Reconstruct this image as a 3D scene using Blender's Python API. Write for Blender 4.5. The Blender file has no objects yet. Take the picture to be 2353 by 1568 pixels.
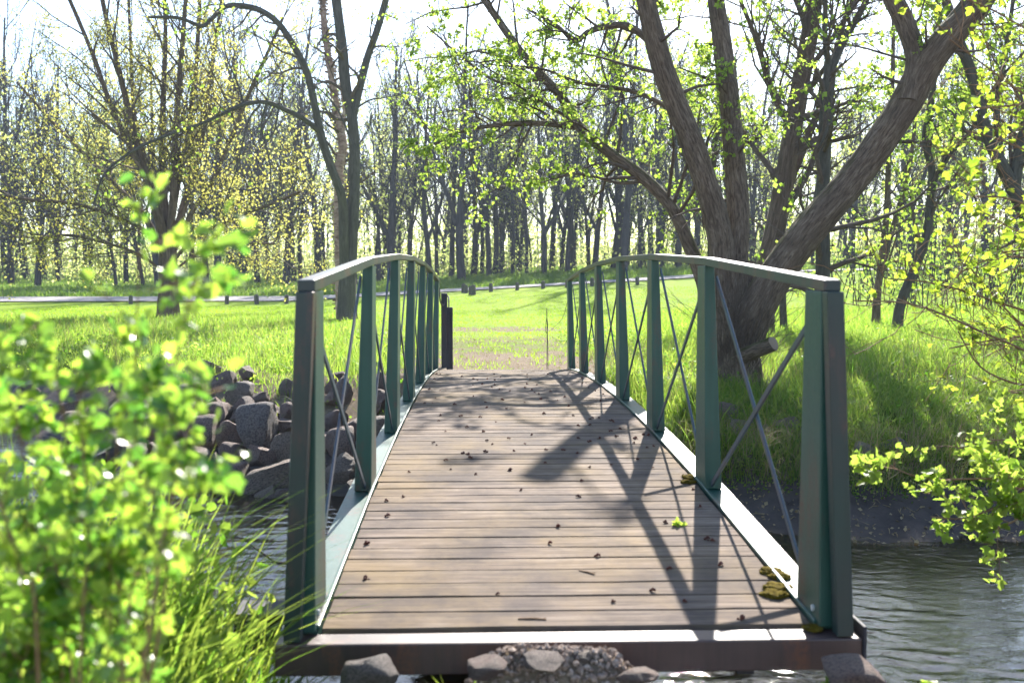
import bpy, bmesh, math, random
import numpy as np
from mathutils import Vector, Matrix, noise as mnoise

R = math.radians
rng = np.random.default_rng(7)
random.seed(7)
scn = bpy.context.scene
COL = scn.collection

# ------------------------------------------------------------------ camera, sky, sun, exposure
CAM = np.array([-0.300, -3.296, 1.215])
YAW, PITCH = R(1.79), R(3.67)
FPX, CX, CY = 2311.0, 1176.0, 784.0          # focal length and centre in the 2352 x 1568 frame
cd = bpy.data.cameras.new('camera')
cam = bpy.data.objects.new('camera', cd); COL.objects.link(cam)
cam.location = CAM
cam.rotation_euler = (R(90) - PITCH, 0, -YAW)
cd.lens = 35.37; cd.sensor_width = 36.0
cd.clip_start = 0.05; cd.clip_end = 3000
cd.dof.use_dof = True; cd.dof.focus_distance = 10.0; cd.dof.aperture_fstop = 3.2
scn.camera = cam

SUN_AZ, SUN_EL = R(12.5), R(34)              # azimuth to the right of the bridge axis (+y)
world = bpy.data.worlds.new('World'); scn.world = world; world.use_nodes = True
wn = world.node_tree.nodes; wl = world.node_tree.links
wn.clear()
sky = wn.new('ShaderNodeTexSky'); sky.sky_type = 'NISHITA'; sky.sun_disc = False
sky.sun_elevation = SUN_EL; sky.sun_rotation = SUN_AZ
sky.altitude = 200; sky.air_density = 1.0; sky.dust_density = 0.6; sky.ozone_density = 1.0
bgn = wn.new('ShaderNodeBackground'); bgn.inputs[1].default_value = 0.105
wo = wn.new('ShaderNodeOutputWorld')
wl.new(sky.outputs[0], bgn.inputs[0]); wl.new(bgn.outputs[0], wo.inputs[0])
sd = bpy.data.lights.new('sun', 'SUN'); sd.energy = 5.0; sd.angle = R(0.53); sd.color = (1.0, 0.95, 0.86)
sun = bpy.data.objects.new('sun', sd); COL.objects.link(sun)
sdir = Vector((math.sin(SUN_AZ) * math.cos(SUN_EL), math.cos(SUN_AZ) * math.cos(SUN_EL), math.sin(SUN_EL)))
sun.rotation_euler = sdir.to_track_quat('Z', 'Y').to_euler()
sun.location = sdir * 60
vs = scn.view_settings
vs.view_transform = 'Standard'; vs.look = 'None'; vs.gamma = 1.0; vs.use_curve_mapping = False
vs.exposure = 1.7
scn.cycles.max_bounces = 6; scn.cycles.diffuse_bounces = 3; scn.cycles.glossy_bounces = 3; scn.cycles.volume_bounces = 0; scn.cycles.transparent_max_bounces = 8
scn.cycles.use_adaptive_sampling = True; scn.cycles.adaptive_threshold = 0.025
scn.cycles.caustics_reflective = False; scn.cycles.caustics_refractive = False
scn.cycles.sample_clamp_indirect = 6.0

# a point seen at frame position (px, py) at depth d in front of the lens
_f = np.array([math.sin(YAW) * math.cos(PITCH), math.cos(YAW) * math.cos(PITCH), -math.sin(PITCH)])
_r = np.array([math.cos(YAW), -math.sin(YAW), 0.0])
_u = np.cross(_r, _f)
def P(px, py, d):
    return CAM + d * (_f + (px - CX) / FPX * _r - (py - CY) / FPX * _u)
def project(p):
    q = np.asarray(p) - CAM
    d = q @ _f
    dd = np.maximum(d, 0.05)
    return CX + FPX * (q @ _r) / dd, CY - FPX * (q @ _u) / dd, d

# ------------------------------------------------------------------ material helpers
class NT:
    def __init__(s, name):
        s.m = bpy.data.materials.new(name); s.m.use_nodes = True
        s.n = s.m.node_tree.nodes; s.l = s.m.node_tree.links; s.n.clear()
        s.out = s.n.new('ShaderNodeOutputMaterial')
    def new(s, t, **kw):
        n = s.n.new(t)
        for k, v in kw.items(): setattr(n, k, v)
        return n
    def set(s, node, key, val):
        i = node.inputs[key]
        if hasattr(val, 'is_linked') or isinstance(val, bpy.types.NodeSocket): s.l.new(val, i)
        else:
            if isinstance(val, tuple) and len(val) == 3 and i.type == 'RGBA': val = val + (1,)
            i.default_value = val
    def noise(s, vec, scale, detail=4, rough=0.55, dist=0.0):
        n = s.new('ShaderNodeTexNoise'); s.set(n, 'Vector', vec); s.set(n, 'Scale', scale)
        s.set(n, 'Detail', float(detail)); s.set(n, 'Roughness', rough); s.set(n, 'Distortion', dist)
        return n.outputs['Fac']
    def map(s, vec, scale=(1, 1, 1), loc=(0, 0, 0), rot=(0, 0, 0)):
        n = s.new('ShaderNodeMapping'); s.set(n, 'Vector', vec); n.inputs['Scale'].default_value = scale
        n.inputs['Location'].default_value = loc; n.inputs['Rotation'].default_value = rot
        return n.outputs[0]
    def ramp(s, fac, stops, interp='LINEAR'):
        n = s.new('ShaderNodeValToRGB'); s.l.new(fac, n.inputs[0]); cr = n.color_ramp; cr.interpolation = interp
        while len(cr.elements) < len(stops): cr.elements.new(0.5)
        for e, (p, c) in zip(cr.elements, stops):
            e.position = p; e.color = (c if isinstance(c, tuple) else (c, c, c)) + (1,)
        return n.outputs[0]
    def mix(s, fac, a, b, mode='MIX'):
        n = s.new('ShaderNodeMix'); n.data_type = 'RGBA'; n.blend_type = mode
        s.set(n, 0, fac); s.set(n, 6, a); s.set(n, 7, b)
        return n.outputs[2]
    def math(s, op, a, b=0.0, c=0.0):
        n = s.new('ShaderNodeMath'); n.operation = op
        s.set(n, 0, a); s.set(n, 1, b); s.set(n, 2, c)
        return n.outputs[0]
    def attr(s, name): return s.new('ShaderNodeAttribute', attribute_name=name).outputs['Fac']
    def coord(s, k='Object'): return s.new('ShaderNodeTexCoord').outputs[k]
    def orand(s): return s.new('ShaderNodeObjectInfo').outputs['Random']
    def offset_coord(s, k='Object', amt=37.0):
        c = s.coord(k); r = s.math('MULTIPLY', s.orand(), amt)
        a = s.new('ShaderNodeVectorMath', operation='ADD'); s.l.new(c, a.inputs[0]); s.l.new(r, a.inputs[1])
        return a.outputs[0]
    def bump(s, h, strength=0.5, dist=0.01, normal=None):
        n = s.new('ShaderNodeBump'); s.set(n, 'Strength', strength); s.set(n, 'Distance', dist); s.set(n, 'Height', h)
        if normal is not None: s.set(n, 'Normal', normal)
        return n.outputs[0]
    def principled(s, color, rough=0.6, normal=None, spec=0.5, metal=0.0):
        b = s.new('ShaderNodeBsdfPrincipled')
        s.set(b, 'Base Color', color); s.set(b, 'Roughness', rough); s.set(b, 'Metallic', metal)
        s.set(b, 'Specular IOR Level', spec)
        if normal is not None: s.set(b, 'Normal', normal)
        return b.outputs[0]
    def done(s, shader):
        s.l.new(shader, s.out.inputs[0]); return s.m

M = {}
def leaf_mat(name, dark, light, trans_dark, trans_light, tmix=0.5, rough=0.45, spec=0.4):
    t = NT(name); a = t.attr('rnd')
    col = t.ramp(a, [(0.0, dark), (1.0, light)])
    tc = t.ramp(a, [(0.0, trans_dark), (1.0, trans_light)])
    p = t.principled(col, rough, spec=spec)
    tr = t.new('ShaderNodeBsdfTranslucent'); t.set(tr, 'Color', tc)
    mx = t.new('ShaderNodeMixShader'); t.set(mx, 0, tmix); t.l.new(p, mx.inputs[1]); t.l.new(tr.outputs[0], mx.inputs[2])
    M[name] = t.done(mx.outputs[0])

leaf_mat('leaf_yellow', (0.11, 0.11, 0.02), (0.17, 0.17, 0.03), (0.46, 0.42, 0.08), (0.68, 0.68, 0.18), 0.66)
leaf_mat('leaf_spring', (0.07, 0.12, 0.015), (0.12, 0.17, 0.025), (0.29, 0.46, 0.05), (0.52, 0.67, 0.10), 0.64)
leaf_mat('leaf_bush', (0.04, 0.10, 0.02), (0.11, 0.17, 0.03), (0.12, 0.36, 0.04), (0.58, 0.80, 0.09), 0.58, 0.22, 1.0)
leaf_mat('leaf_bright', (0.06, 0.11, 0.015), (0.10, 0.15, 0.02), (0.27, 0.42, 0.03), (0.54, 0.64, 0.06), 0.6)
leaf_mat('leaf_far', (0.07, 0.09, 0.02), (0.12, 0.13, 0.03), (0.42, 0.54, 0.14), (0.66, 0.70, 0.24), 0.7)
leaf_mat('grass_blade', (0.05, 0.10, 0.016), (0.11, 0.14, 0.03), (0.15, 0.36, 0.025), (0.54, 0.66, 0.10), 0.56, 0.5, 0.2)
leaf_mat('grass_lawn', (0.07, 0.13, 0.015), (0.11, 0.17, 0.02), (0.26, 0.48, 0.015), (0.46, 0.66, 0.03), 0.55, 0.8, 0.05)
leaf_mat('grass_dark', (0.04, 0.09, 0.02), (0.08, 0.12, 0.03), (0.17, 0.36, 0.03), (0.38, 0.52, 0.07), 0.5, 0.5, 0.3)
leaf_mat('straw', (0.25, 0.19, 0.10), (0.42, 0.34, 0.20), (0.20, 0.14, 0.06), (0.35, 0.27, 0.14), 0.3, 0.7, 0.2)

def bark_mat(name, c1, c2, c3, su=22.0, sv=3.5, strength=0.8, dist=0.02, moss=None):
    t = NT(name); uv = t.coord('UV')
    v = t.map(uv, (su, sv, 1))
    n1 = t.noise(v, 1.0, 6, 0.65, 0.6)
    n2 = t.noise(t.map(uv, (su * 0.25, sv * 0.3, 1)), 1.0, 4)
    col = t.ramp(n1, [(0.30, c1), (0.50, c2), (0.72, c3)])
    col = t.mix(t.ramp(n2, [(0.35, 0.0), (0.7, 0.55)]), col, c1)
    if moss:
        g = t.new('ShaderNodeNewGeometry'); sp = t.new('ShaderNodeSeparateXYZ'); t.l.new(g.outputs['Normal'], sp.inputs[0])
        mm = t.math('MULTIPLY', t.ramp(sp.outputs[2], [(0.35, 0.0), (0.62, 1.0)]), t.ramp(n2, [(0.35, 0.0), (0.6, 1.0)]))
        col = t.mix(mm, col, moss)
    M[name] = t.done(t.principled(col, 0.9, t.bump(n1, strength, dist), 0.2))
bark_mat('bark_maple', (0.05, 0.035, 0.027), (0.18, 0.132, 0.098), (0.34, 0.265, 0.205), 46, 7.0, 1.0, 0.035, (0.06, 0.065, 0.012))
bark_mat('bark_smooth', (0.045, 0.040, 0.036), (0.085, 0.078, 0.066), (0.13, 0.12, 0.10), 18, 2.5, 0.4, 0.01)
bark_mat('bark_brown', (0.05, 0.034, 0.026), (0.13, 0.09, 0.07), (0.22, 0.16, 0.13), 16, 2.5, 0.8, 0.02)
bark_mat('bark_birch', (0.12, 0.07, 0.055), (0.42, 0.29, 0.24), (0.62, 0.50, 0.44), 5, 9, 0.6, 0.02)
bark_mat('bark_far', (0.028, 0.025, 0.030), (0.05, 0.044, 0.050), (0.08, 0.072, 0.078), 8, 1.5, 0.3, 0.01)
bark_mat('bark_twig', (0.07, 0.052, 0.042), (0.12, 0.09, 0.075), (0.18, 0.14, 0.12), 30, 8, 0.2, 0.004)
bark_mat('bark_shrub', (0.14, 0.08, 0.045), (0.24, 0.15, 0.09), (0.34, 0.24, 0.15), 60, 14, 0.2, 0.002)

# ------------------------------------------------------------------ mesh helpers
class Buf:
    """collects vertices and faces; build() links them as ONE mesh object"""
    def __init__(s): s.V = []; s.F = []; s.UV = []; s.RN = []; s.MI = []; s.n = 0
    def add(s, v, f, uv=None, rnd=None, mi=0):
        v = np.asarray(v, float).reshape(-1, 3); f = np.asarray(f, int)
        s.V.append(v); s.F.append(f + s.n)
        s.UV.append(np.zeros((len(v), 2)) if uv is None else np.asarray(uv, float))
        s.RN.append(np.full(len(v), 0.5) if rnd is None else np.asarray(rnd, float))
        s.MI.append(np.full(len(f), mi, int))
        s.n += len(v)
    def mesh(s, name, mats, smooth=True):
        me = bpy.data.meshes.new(name)
        V = np.concatenate(s.V); me.vertices.add(len(V)); me.vertices.foreach_set('co', V.ravel())
        tot = np.concatenate([np.full(len(f), f.shape[1], int) for f in s.F])
        idx = np.concatenate([f.ravel() for f in s.F])
        me.loops.add(len(idx)); me.loops.foreach_set('vertex_index', idx)
        me.polygons.add(len(tot)); st = np.concatenate([[0], np.cumsum(tot)[:-1]])
        me.polygons.foreach_set('loop_start', st); me.polygons.foreach_set('loop_total', tot)
        me.polygons.foreach_set('material_index', np.concatenate(s.MI))
        me.polygons.foreach_set('use_smooth', np.full(len(tot), smooth))
        ul = me.uv_layers.new(name='UVMap'); ul.data.foreach_set('uv', np.concatenate(s.UV)[idx].ravel())
        a = me.attributes.new('rnd', 'FLOAT', 'POINT'); a.data.foreach_set('value', np.concatenate(s.RN))
        for m in (mats if isinstance(mats, (list, tuple)) else [mats]): me.materials.append(M[m] if isinstance(m, str) else m)
        me.update(calc_edges=True); me.validate()
        return me
    def build(s, name, mats, parent=None, smooth=True):
        return obj(name, s.mesh(name, mats, smooth), parent)

def obj(name, me, parent=None, loc=None, rot=None, scale=None):
    o = bpy.data.objects.new(name, me); COL.objects.link(o)
    if parent is not None: o.parent = parent
    if loc is not None: o.location = loc
    if rot is not None: o.rotation_euler = rot
    if scale is not None: o.scale = scale
    return o
def tag(o, label=None, cat=None, group=None, kind=None):
    if label: o['label'] = label
    if cat: o['category'] = cat
    if group: o['group'] = group
    if kind: o['kind'] = kind
    return o
def empty(name, loc=(0, 0, 0)):
    o = bpy.data.objects.new(name, None); COL.objects.link(o); o.location = loc; o.empty_display_size = 0.1
    return o
def copy_tree(o, parent=None):
    c = o.copy(); COL.objects.link(c); c.parent = parent
    for ch in o.children: copy_tree(ch, c)
    return c

BOXF = [(0, 3, 2, 1), (4, 5, 6, 7), (0, 1, 5, 4), (1, 2, 6, 5), (2, 3, 7, 6), (3, 0, 4, 7)]
def box(buf, lo, hi, mi=0):
    x0, y0, z0 = lo; x1, y1, z1 = hi
    buf.add([(x0, y0, z0), (x1, y0, z0), (x1, y1, z0), (x0, y1, z0), (x0, y0, z1), (x1, y0, z1), (x1, y1, z1), (x0, y1, z1)], BOXF, mi=mi)
def hexa(buf, b, t, mi=0):
    buf.add(list(b) + list(t), BOXF, mi=mi)
def bevel(o_me, w=0.003, seg=2):
    bm = bmesh.new(); bm.from_mesh(o_me)
    bmesh.ops.remove_doubles(bm, verts=bm.verts, dist=1e-5)
    bmesh.ops.bevel(bm, geom=list(bm.edges), offset=w, segments=seg, profile=0.5, affect='EDGES', clamp_overlap=True)
    bm.to_mesh(o_me); bm.free(); o_me.update()
def edged(buf, name, mats, parent=None, w=0.003, seg=2, ang=35):
    me = buf.mesh(name, mats, True); bevel(me, w, seg)
    me.polygons.foreach_set('use_smooth', [False] * len(me.polygons))
    return obj(name, me, parent)

def spline(pts, n):
    p = np.asarray(pts, float); k = len(p)
    q = np.vstack([2 * p[0] - p[1], p, 2 * p[-1] - p[-2]])
    t = np.linspace(0, k - 1 - 1e-6, n); i = t.astype(int); f = (t - i)[:, None]
    a, b, c, d = q[i], q[i + 1], q[i + 2], q[i + 3]
    return 0.5 * (2 * b + (c - a) * f + (2 * a - 5 * b + 4 * c - d) * f ** 2 + (3 * b - a - 3 * c + d) * f ** 3)

def tube(buf, pts, rad, sides=6, rough=0.0, seed=0.0, mi=0, cap=True, flare=None):
    pts = np.asarray(pts, float); n = len(pts); rad = np.broadcast_to(np.asarray(rad, float), (n,))
    tan = np.empty_like(pts); tan[1:-1] = pts[2:] - pts[:-2]; tan[0] = pts[1] - pts[0]; tan[-1] = pts[-1] - pts[-2]
    tan /= np.linalg.norm(tan, axis=1)[:, None] + 1e-9
    a = np.array([1.0, 0, 0]) if abs(tan[0, 0]) < 0.8 else np.array([0, 1.0, 0])
    u = a - tan[0] * (a @ tan[0]); u /= np.linalg.norm(u)
    U = np.empty_like(pts)
    for i in range(n):
        u = u - tan[i] * (u @ tan[i]); u = u / (np.linalg.norm(u) + 1e-9); U[i] = u
    W = np.cross(tan, U)
    th = np.linspace(0, 2 * math.pi, sides + 1)
    ln = np.concatenate([[0], np.cumsum(np.linalg.norm(np.diff(pts, axis=0), axis=1))])
    rr = np.repeat(rad[:, None], sides + 1, 1).copy()
    if rough > 0:
        for i in range(n):
            for j in range(sides):
                c, s_ = math.cos(th[j]), math.sin(th[j]); r0 = rad[i]
                k = max(r0, 0.05) * 9
                q = mnoise.noise((c * k * 1.6 + seed, s_ * k * 1.6, ln[i] * 1.9)) * 0.6 + mnoise.noise((c * k * 4 + seed, s_ * k * 4, ln[i] * 4.5)) * 0.45
                q += mnoise.noise((c * 1.3 + seed, s_ * 1.3, ln[i] * 0.9)) * 1.2
                rr[i, j] = r0 + rough * q
            rr[i, sides] = rr[i, 0]
    if flare is not None: rr *= flare(ln, th)
    V = pts[:, None, :] + rr[:, :, None] * (np.cos(th)[None, :, None] * U[:, None, :] + np.sin(th)[None, :, None] * W[:, None, :])
    i = np.arange(n - 1)[:, None]; j = np.arange(sides)[None, :]; s1 = sides + 1
    F = np.stack([i * s1 + j, i * s1 + j + 1, (i + 1) * s1 + j + 1, (i + 1) * s1 + j], -1).reshape(-1, 4)
    uv = np.stack([np.broadcast_to(th[None, :] / (2 * math.pi) * (2 * math.pi * max(rad.mean(), 0.01)), (n, s1)), np.broadcast_to(ln[:, None], (n, s1))], -1).reshape(-1, 2)
    buf.add(V.reshape(-1, 3), F, uv + seed, mi=mi)
    if cap:
        buf.add(V[-1, :sides], np.arange(sides)[None, :], np.zeros((sides, 2)) + seed, mi=mi)
        buf.add(V[0, :sides][::-1], np.arange(sides)[None, :], np.zeros((sides, 2)) + seed, mi=mi)

# leaf templates: (x across, y along, z up), triangles
def fan(outline, cz=0.0):
    v = [(0, 0.45, cz)] + [(x, y, z) for x, y, z in outline]; n = len(outline)
    return np.array(v, float), np.array([(0, 1 + k, 1 + (k + 1) % n) for k in range(n)])
LEAF = {
    'quad': (np.array([(0, 0, 0), (0.42, 0.5, 0.12), (0, 1, 0), (-0.42, 0.5, 0.12)], float), np.array([(0, 1, 2), (0, 2, 3)])),
    'maple': fan([(0, 0, 0), (0.30, 0.12, .05), (0.55, 0.42, .10), (0.26, 0.50, .04), (0.28, 0.78, .05), (0, 1.05, -.06), (-0.28, 0.78, .05), (-0.26, 0.50, .04), (-0.55, 0.42, .10), (-0.30, 0.12, .05)], -0.04),
    'round': fan([(0, 0, 0), (0.30, 0.05, .06), (0.50, 0.28, .12), (0.46, 0.50, .10), (0.53, 0.66, .12), (0.34, 0.84, .08), (0.22, 0.82, .05), (0, 1.02, -.02), (-0.22, 0.82, .05), (-0.34, 0.84, .08), (-0.53, 0.66, .12), (-0.46, 0.50, .10), (-0.50, 0.28, .12), (-0.30, 0.05, .06)], -0.05),
}
LEAF['bushleaf'] = fan([(0, 0, 0), (0.22, 0.08, .04), (0.42, 0.26, .10), (0.30, 0.42, .06), (0.46, 0.62, .10), (0.24, 0.74, .05), (0, 1.10, -.10), (-0.24, 0.74, .05), (-0.46, 0.62, .10), (-0.30, 0.42, .06), (-0.42, 0.26, .10), (-0.22, 0.08, .04)], -0.06)
def unit(v): return v / (np.linalg.norm(v, axis=-1, keepdims=True) + 1e-9)
def leaves(buf, pos, size, kind='quad', droop=0.3, up=0.4, direction=None, mi=0):
    pos = np.asarray(pos, float); N = len(pos)
    if N == 0: return
    tv, tf = LEAF[kind]
    y = rng.normal(size=(N, 3)); y[:, 2] -= droop
    if direction is not None: y += direction
    y = unit(y)
    z = rng.normal(size=(N, 3)); z[:, 2] += up
    z = unit(z - y * (z * y).sum(1)[:, None]); x = np.cross(y, z)
    size = np.broadcast_to(size, (N,))
    V = pos[:, None, :] + size[:, None, None] * (tv[None, :, 0, None] * x[:, None] + tv[None, :, 1, None] * y[:, None] + tv[None, :, 2, None] * z[:, None])
    F = (tf[None] + (np.arange(N) * len(tv))[:, None, None]).reshape(-1, 3)
    buf.add(V.reshape(-1, 3), F, rnd=np.repeat(rng.random(N), len(tv)), mi=mi)

def blades(buf, base, height, width, bend=0.4, seg=3, mi=0, lean=None):
    """curved grass blades standing on base points"""
    base = np.asarray(base, float); N = len(base)
    if N == 0: return
    ang = rng.random(N) * 2 * math.pi
    d = np.stack([np.cos(ang), np.sin(ang), np.zeros(N)], 1)
    if lean is not None: d = unit(d + lean)
    fa = ang + rng.normal(0, 0.9, N) + math.pi / 2
    side = np.stack([np.cos(fa), np.sin(fa), np.zeros(N)], 1)
    h = np.broadcast_to(height, (N,)) * (0.55 + 0.7 * rng.random(N)); b = bend * (0.3 + rng.random(N) * 1.2)
    w = np.broadcast_to(width, (N,)) * (0.7 + 0.6 * rng.random(N))
    V = []
    for k in range(seg + 1):
        t = k / seg
        c = base + d * (h * b * t * t)[:, None] + np.array([0, 0, 1.0]) * (h * (t - 0.35 * b * t * t))[:, None]
        ww = w * (1 - t ** 1.6) * 0.5
        if k < seg: V += [c - side * ww[:, None], c + side * ww[:, None]]
        else: V += [c]
    nv = 2 * seg + 1
    V = np.stack(V, 1)
    tf = []
    for k in range(seg - 1): tf += [(2 * k, 2 * k + 1, 2 * k + 3), (2 * k, 2 * k + 3, 2 * k + 2)]
    tf += [(2 * seg - 2, 2 * seg - 1, 2 * seg)]
    F = (np.array(tf)[None] + (np.arange(N) * nv)[:, None, None]).reshape(-1, 3)
    buf.add(V.reshape(-1, 3), F, rnd=np.repeat(rng.random(N), nv), mi=mi)

# ------------------------------------------------------------------ terrain
WATER_Z = -1.25
_sx = np.array([-60, -30, -12, -8, -5, -3, -1.5, 0, 1.5, 3.4, 6, 10, 30, 60.])
_sy = np.array([48, 34, 17, 13.2, 10.0, 8.2, 7.8, 7.5, 6.6, 5.75, 5.8, 6.3, 9, 16.])
_nx = np.array([-60, -30, -12, -8, -5, -3, -1.6, -0.9, 0, 1, 3, 6, 10, 30, 60.])
_ny = np.array([30, 18, 5.5, 3.4, 2.1, 1.3, 0.95, 0.8, 0.7, 0.9, 0.9, 0.7, 0.6, 1.0, 5.])
_tx = np.array([-60, -20, -10, 0.6, 5, 13, 20, 60.])
_td = np.array([13, 25, 36, 50, 58, 75, 100, 200, 700.])
_tz = np.array([
    [-.10, -.10, -.08, -.06, -.08, -.10, -.10, -.10],
    [-.16, -.16, -.16, -.13, -.13, -.12, -.10, -.10],
    [-.20, -.20, -.20, -.10, -.05, .05, .10, .20],
    [-.14, -.14, -.14, .50, .75, 1.0, 1.15, 1.5],
    [.10, .10, .10, .62, .85, 1.3, 1.5, 1.9],
    [.45, .45, .50, 1.15, 1.35, 1.6, 1.8, 2.3],
    [1.1, 1.1, 1.1, 1.7, 1.9, 2.1, 2.3, 2.8],
    [2.2, 2.2, 2.2, 2.6, 2.8, 3.0, 3.2, 3.6],
    [6, 6, 6, 6, 6, 6, 6, 6.]])
def _bil(x, d):
    x = np.clip(x, _tx[0], _tx[-1] - 1e-6); d = np.clip(d, _td[0], _td[-1] - 1e-6)
    i = np.clip(np.searchsorted(_td, d, 'right') - 1, 0, len(_td) - 2); j = np.clip(np.searchsorted(_tx, x, 'right') - 1, 0, len(_tx) - 2)
    fd = (d - _td[i]) / (_td[i + 1] - _td[i]); fx = (x - _tx[j]) / (_tx[j + 1] - _tx[j])
    fd = fd * fd * (3 - 2 * fd) * 0.5 + fd * 0.5
    return (_tz[i, j] * (1 - fx) + _tz[i, j + 1] * fx) * (1 - fd) + (_tz[i + 1, j] * (1 - fx) + _tz[i + 1, j + 1] * fx) * fd
def sstep(a, b, x):
    t = np.clip((x - a) / (b - a), 0, 1); return t * t * (3 - 2 * t)
_ph = rng.random((24, 3)) * 6.28; _kk = rng.normal(size=(24, 2))
def wob(x, y, f=1.0, n=12):
    z = 0
    for k in range(n):
        z = z + np.sin(x * _kk[k, 0] * f * (1 + k * 0.35) + y * _kk[k, 1] * f * (1 + k * 0.35) + _ph[k, 0]) / (1 + k * 0.5)
    return z / 4.0
def ground_z(x, y):
    x = np.asarray(x, float); y = np.asarray(y, float)
    ys = np.interp(x, _sx, _sy) + wob(x, 0 * x, 0.9) * 0.12
    yn = np.interp(x, _nx, _ny)
    plain = _bil(x, y - CAM[1])
    t = y - ys
    right = sstep(1.2, 2.6, x)
    prof_l = np.interp(t, [-9, -2.2, -0.8, 0, 0.6, 1.3, 2.2, 3.2, 4.6, 8], [-1.75, -1.7, -1.55, -1.27, -1.08, -0.78, -0.46, -0.22, -0.08, 0.0])
    prof_r = np.interp(t, [-9, -2.8, -1.0, 0, 0.5, 0.8, 1.15, 2.2, 3.4, 5.0, 8], [-1.65, -1.5, -1.36, -1.27, -1.14, -1.02, -0.74, -0.42, -0.20, -0.06, 0.0])
    prof = prof_l * (1 - right) + prof_r * right
    far = prof + plain * sstep(2.5, 5.5, t)
    ab = sstep(1.9, 1.25, np.abs(x)) * sstep(9.5, 10.15, y) * sstep(14.5, 12.0, y)
    far = far * (1 - ab) + (-0.065) * ab
    n = y - yn
    nearp = np.interp(n, [-30, -6, -3, -1.0, -0.55, 0, 0.8, 2.5], [-0.3, -0.40, -0.42, -0.40, -0.48, -1.27, -1.50, -1.70])
    mound = 0.46 * np.exp(-(((x + 0.06) / 0.38) ** 4 + ((y + 0.17) / 0.24) ** 2))
    nearp = nearp + mound * sstep(0.30, 0.02, y) + 0.14 * np.exp(-((x + 1.9) / 0.9) ** 2) * sstep(0.5, -1, n)
    z = np.maximum(far, nearp)
    amp = np.where(t > 0, np.clip(t * 0.25, 0, 1) * sstep(60, 14, y), 0.5)
    rip = right * sstep(-0.2, 0.3, t) * sstep(2.2, 1.0, t)
    z = z + rip * (wob(x * 1.0, y * 2.2 + 4, 4.5) * 0.055 + wob(x + 3, y, 14.0) * 0.02)
    flat = sstep(1.0, 2.2, np.abs(x)) + sstep(18, 24, y)
    return z + wob(x, y, 1.7) * 0.05 * amp * np.clip(flat, 0, 1) + wob(x + 9, y, 7.0) * 0.012
def on_ground(px, py_guess, d):
    p = P(px, py_guess, d); return np.array([p[0], p[1], float(ground_z(p[0], p[1]))])

def axis(parts):
    a = [np.linspace(p, q, n, endpoint=False) for p, q, n in parts]; return np.concatenate(a + [[parts[-1][1]]])
gx = axis([(-900, -200, 8), (-200, -60, 20), (-60, -14, 60), (-14, -3.5, 70), (-3.5, 4.5, 110), (4.5, 14, 60), (14, 60, 60), (60, 200, 20), (200, 900, 8)])
gy = axis([(-60, -6, 10), (-6, -1, 16), (-1, 1.6, 60), (1.6, 16, 150), (16, 36, 60), (36, 80, 80), (80, 200, 24), (200, 900, 14)])
X, Y = np.meshgrid(gx, gy); Z = ground_z(X, Y)
b = Buf(); nx, ny = len(gx), len(gy)
i = np.arange(ny - 1)[:, None]; j = np.arange(nx - 1)[None, :]
F = np.stack([i * nx + j, i * nx + j + 1, (i + 1) * nx + j + 1, (i + 1) * nx + j], -1).reshape(-1, 4)
b.add(np.stack([X, Y, Z], -1).reshape(-1, 3), F)
ys = np.interp(X, _sx, _sy); yn = np.interp(X, _nx, _ny)
T = Y - ys; Nn = Y - yn
dirt = np.zeros_like(X)
path_c = 0.0 + 0.02 * (Y - 10)
dirt = np.maximum(dirt, sstep(1.9, 1.0, np.abs(X - path_c)) * sstep(9.4, 9.9, Y) * sstep(17.0, 12.5, Y))
dirt = np.maximum(dirt, 0.85 * sstep(2.4, 1.0, np.abs(X - 0.4)) * np.exp(-((Y - 22.5) / 1.6) ** 2))
dirt = np.maximum(dirt, 0.50 * sstep(2.4, 0.9, np.abs(X - 0.2)) * sstep(10, 11, Y) * sstep(24, 18, Y))
dirt = np.maximum(dirt, sstep(4.2, 2.6, T) * (X < 2.0) * (Y < 14))
dirt = np.maximum(dirt, 0.48 * sstep(3.0, 1.6, T) * (X >= 2.0))
dirt = np.maximum(dirt, (Nn < 0.8) * sstep(-0.6, 0.0, X + 0.55) * (Y < 2) * (X > -0.9))
dirt = np.maximum(dirt, 0.7 * (Nn < 0.8) * (Y < 40))
mud = ((T < np.where(X > 1.6, 1.0, 1.5)) & (Nn > -0.4)) * 1.0
bed = sstep(-1.22, -1.34, Z) * 1.0
lawn = sstep(16, 20, Y) * sstep(60, 56, Y)
lawn = np.maximum(lawn, 0.5 * sstep(10.5, 12, Y) * sstep(60, 56, Y))
gm = b.mesh('ground', [])
for nm, arr in (('dirt', dirt), ('mud', mud), ('lawn', lawn), ('bed', bed)):
    a = gm.attributes.new(nm, 'FLOAT', 'POINT'); a.data.foreach_set('value', arr.ravel().astype(np.float32))
t = NT('ground_soil_and_turf'); oc = t.coord('Object')
n_big = t.noise(oc, 0.35, 5); n_mid = t.noise(oc, 2.6, 6, 0.65); n_fine = t.noise(oc, 38, 5, 0.7); n_pat = t.noise(t.map(oc, (0.9, 2.2, 1)), 1.6, 6, 0.7)
turf = t.ramp(n_mid, [(0.3, (0.035, 0.055, 0.012)), (0.6, (0.075, 0.10, 0.018)), (0.8, (0.14, 0.13, 0.04))])
lawnc = t.ramp(n_big, [(0.3, (0.14, 0.23, 0.014)), (0.7, (0.22, 0.30, 0.022))])
turf = t.mix(t.attr('lawn'), turf, lawnc)
soil = t.ramp(n_fine, [(0.25, (0.075, 0.055, 0.038)), (0.5, (0.17, 0.128, 0.088)), (0.75, (0.30, 0.235, 0.165))])
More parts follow.
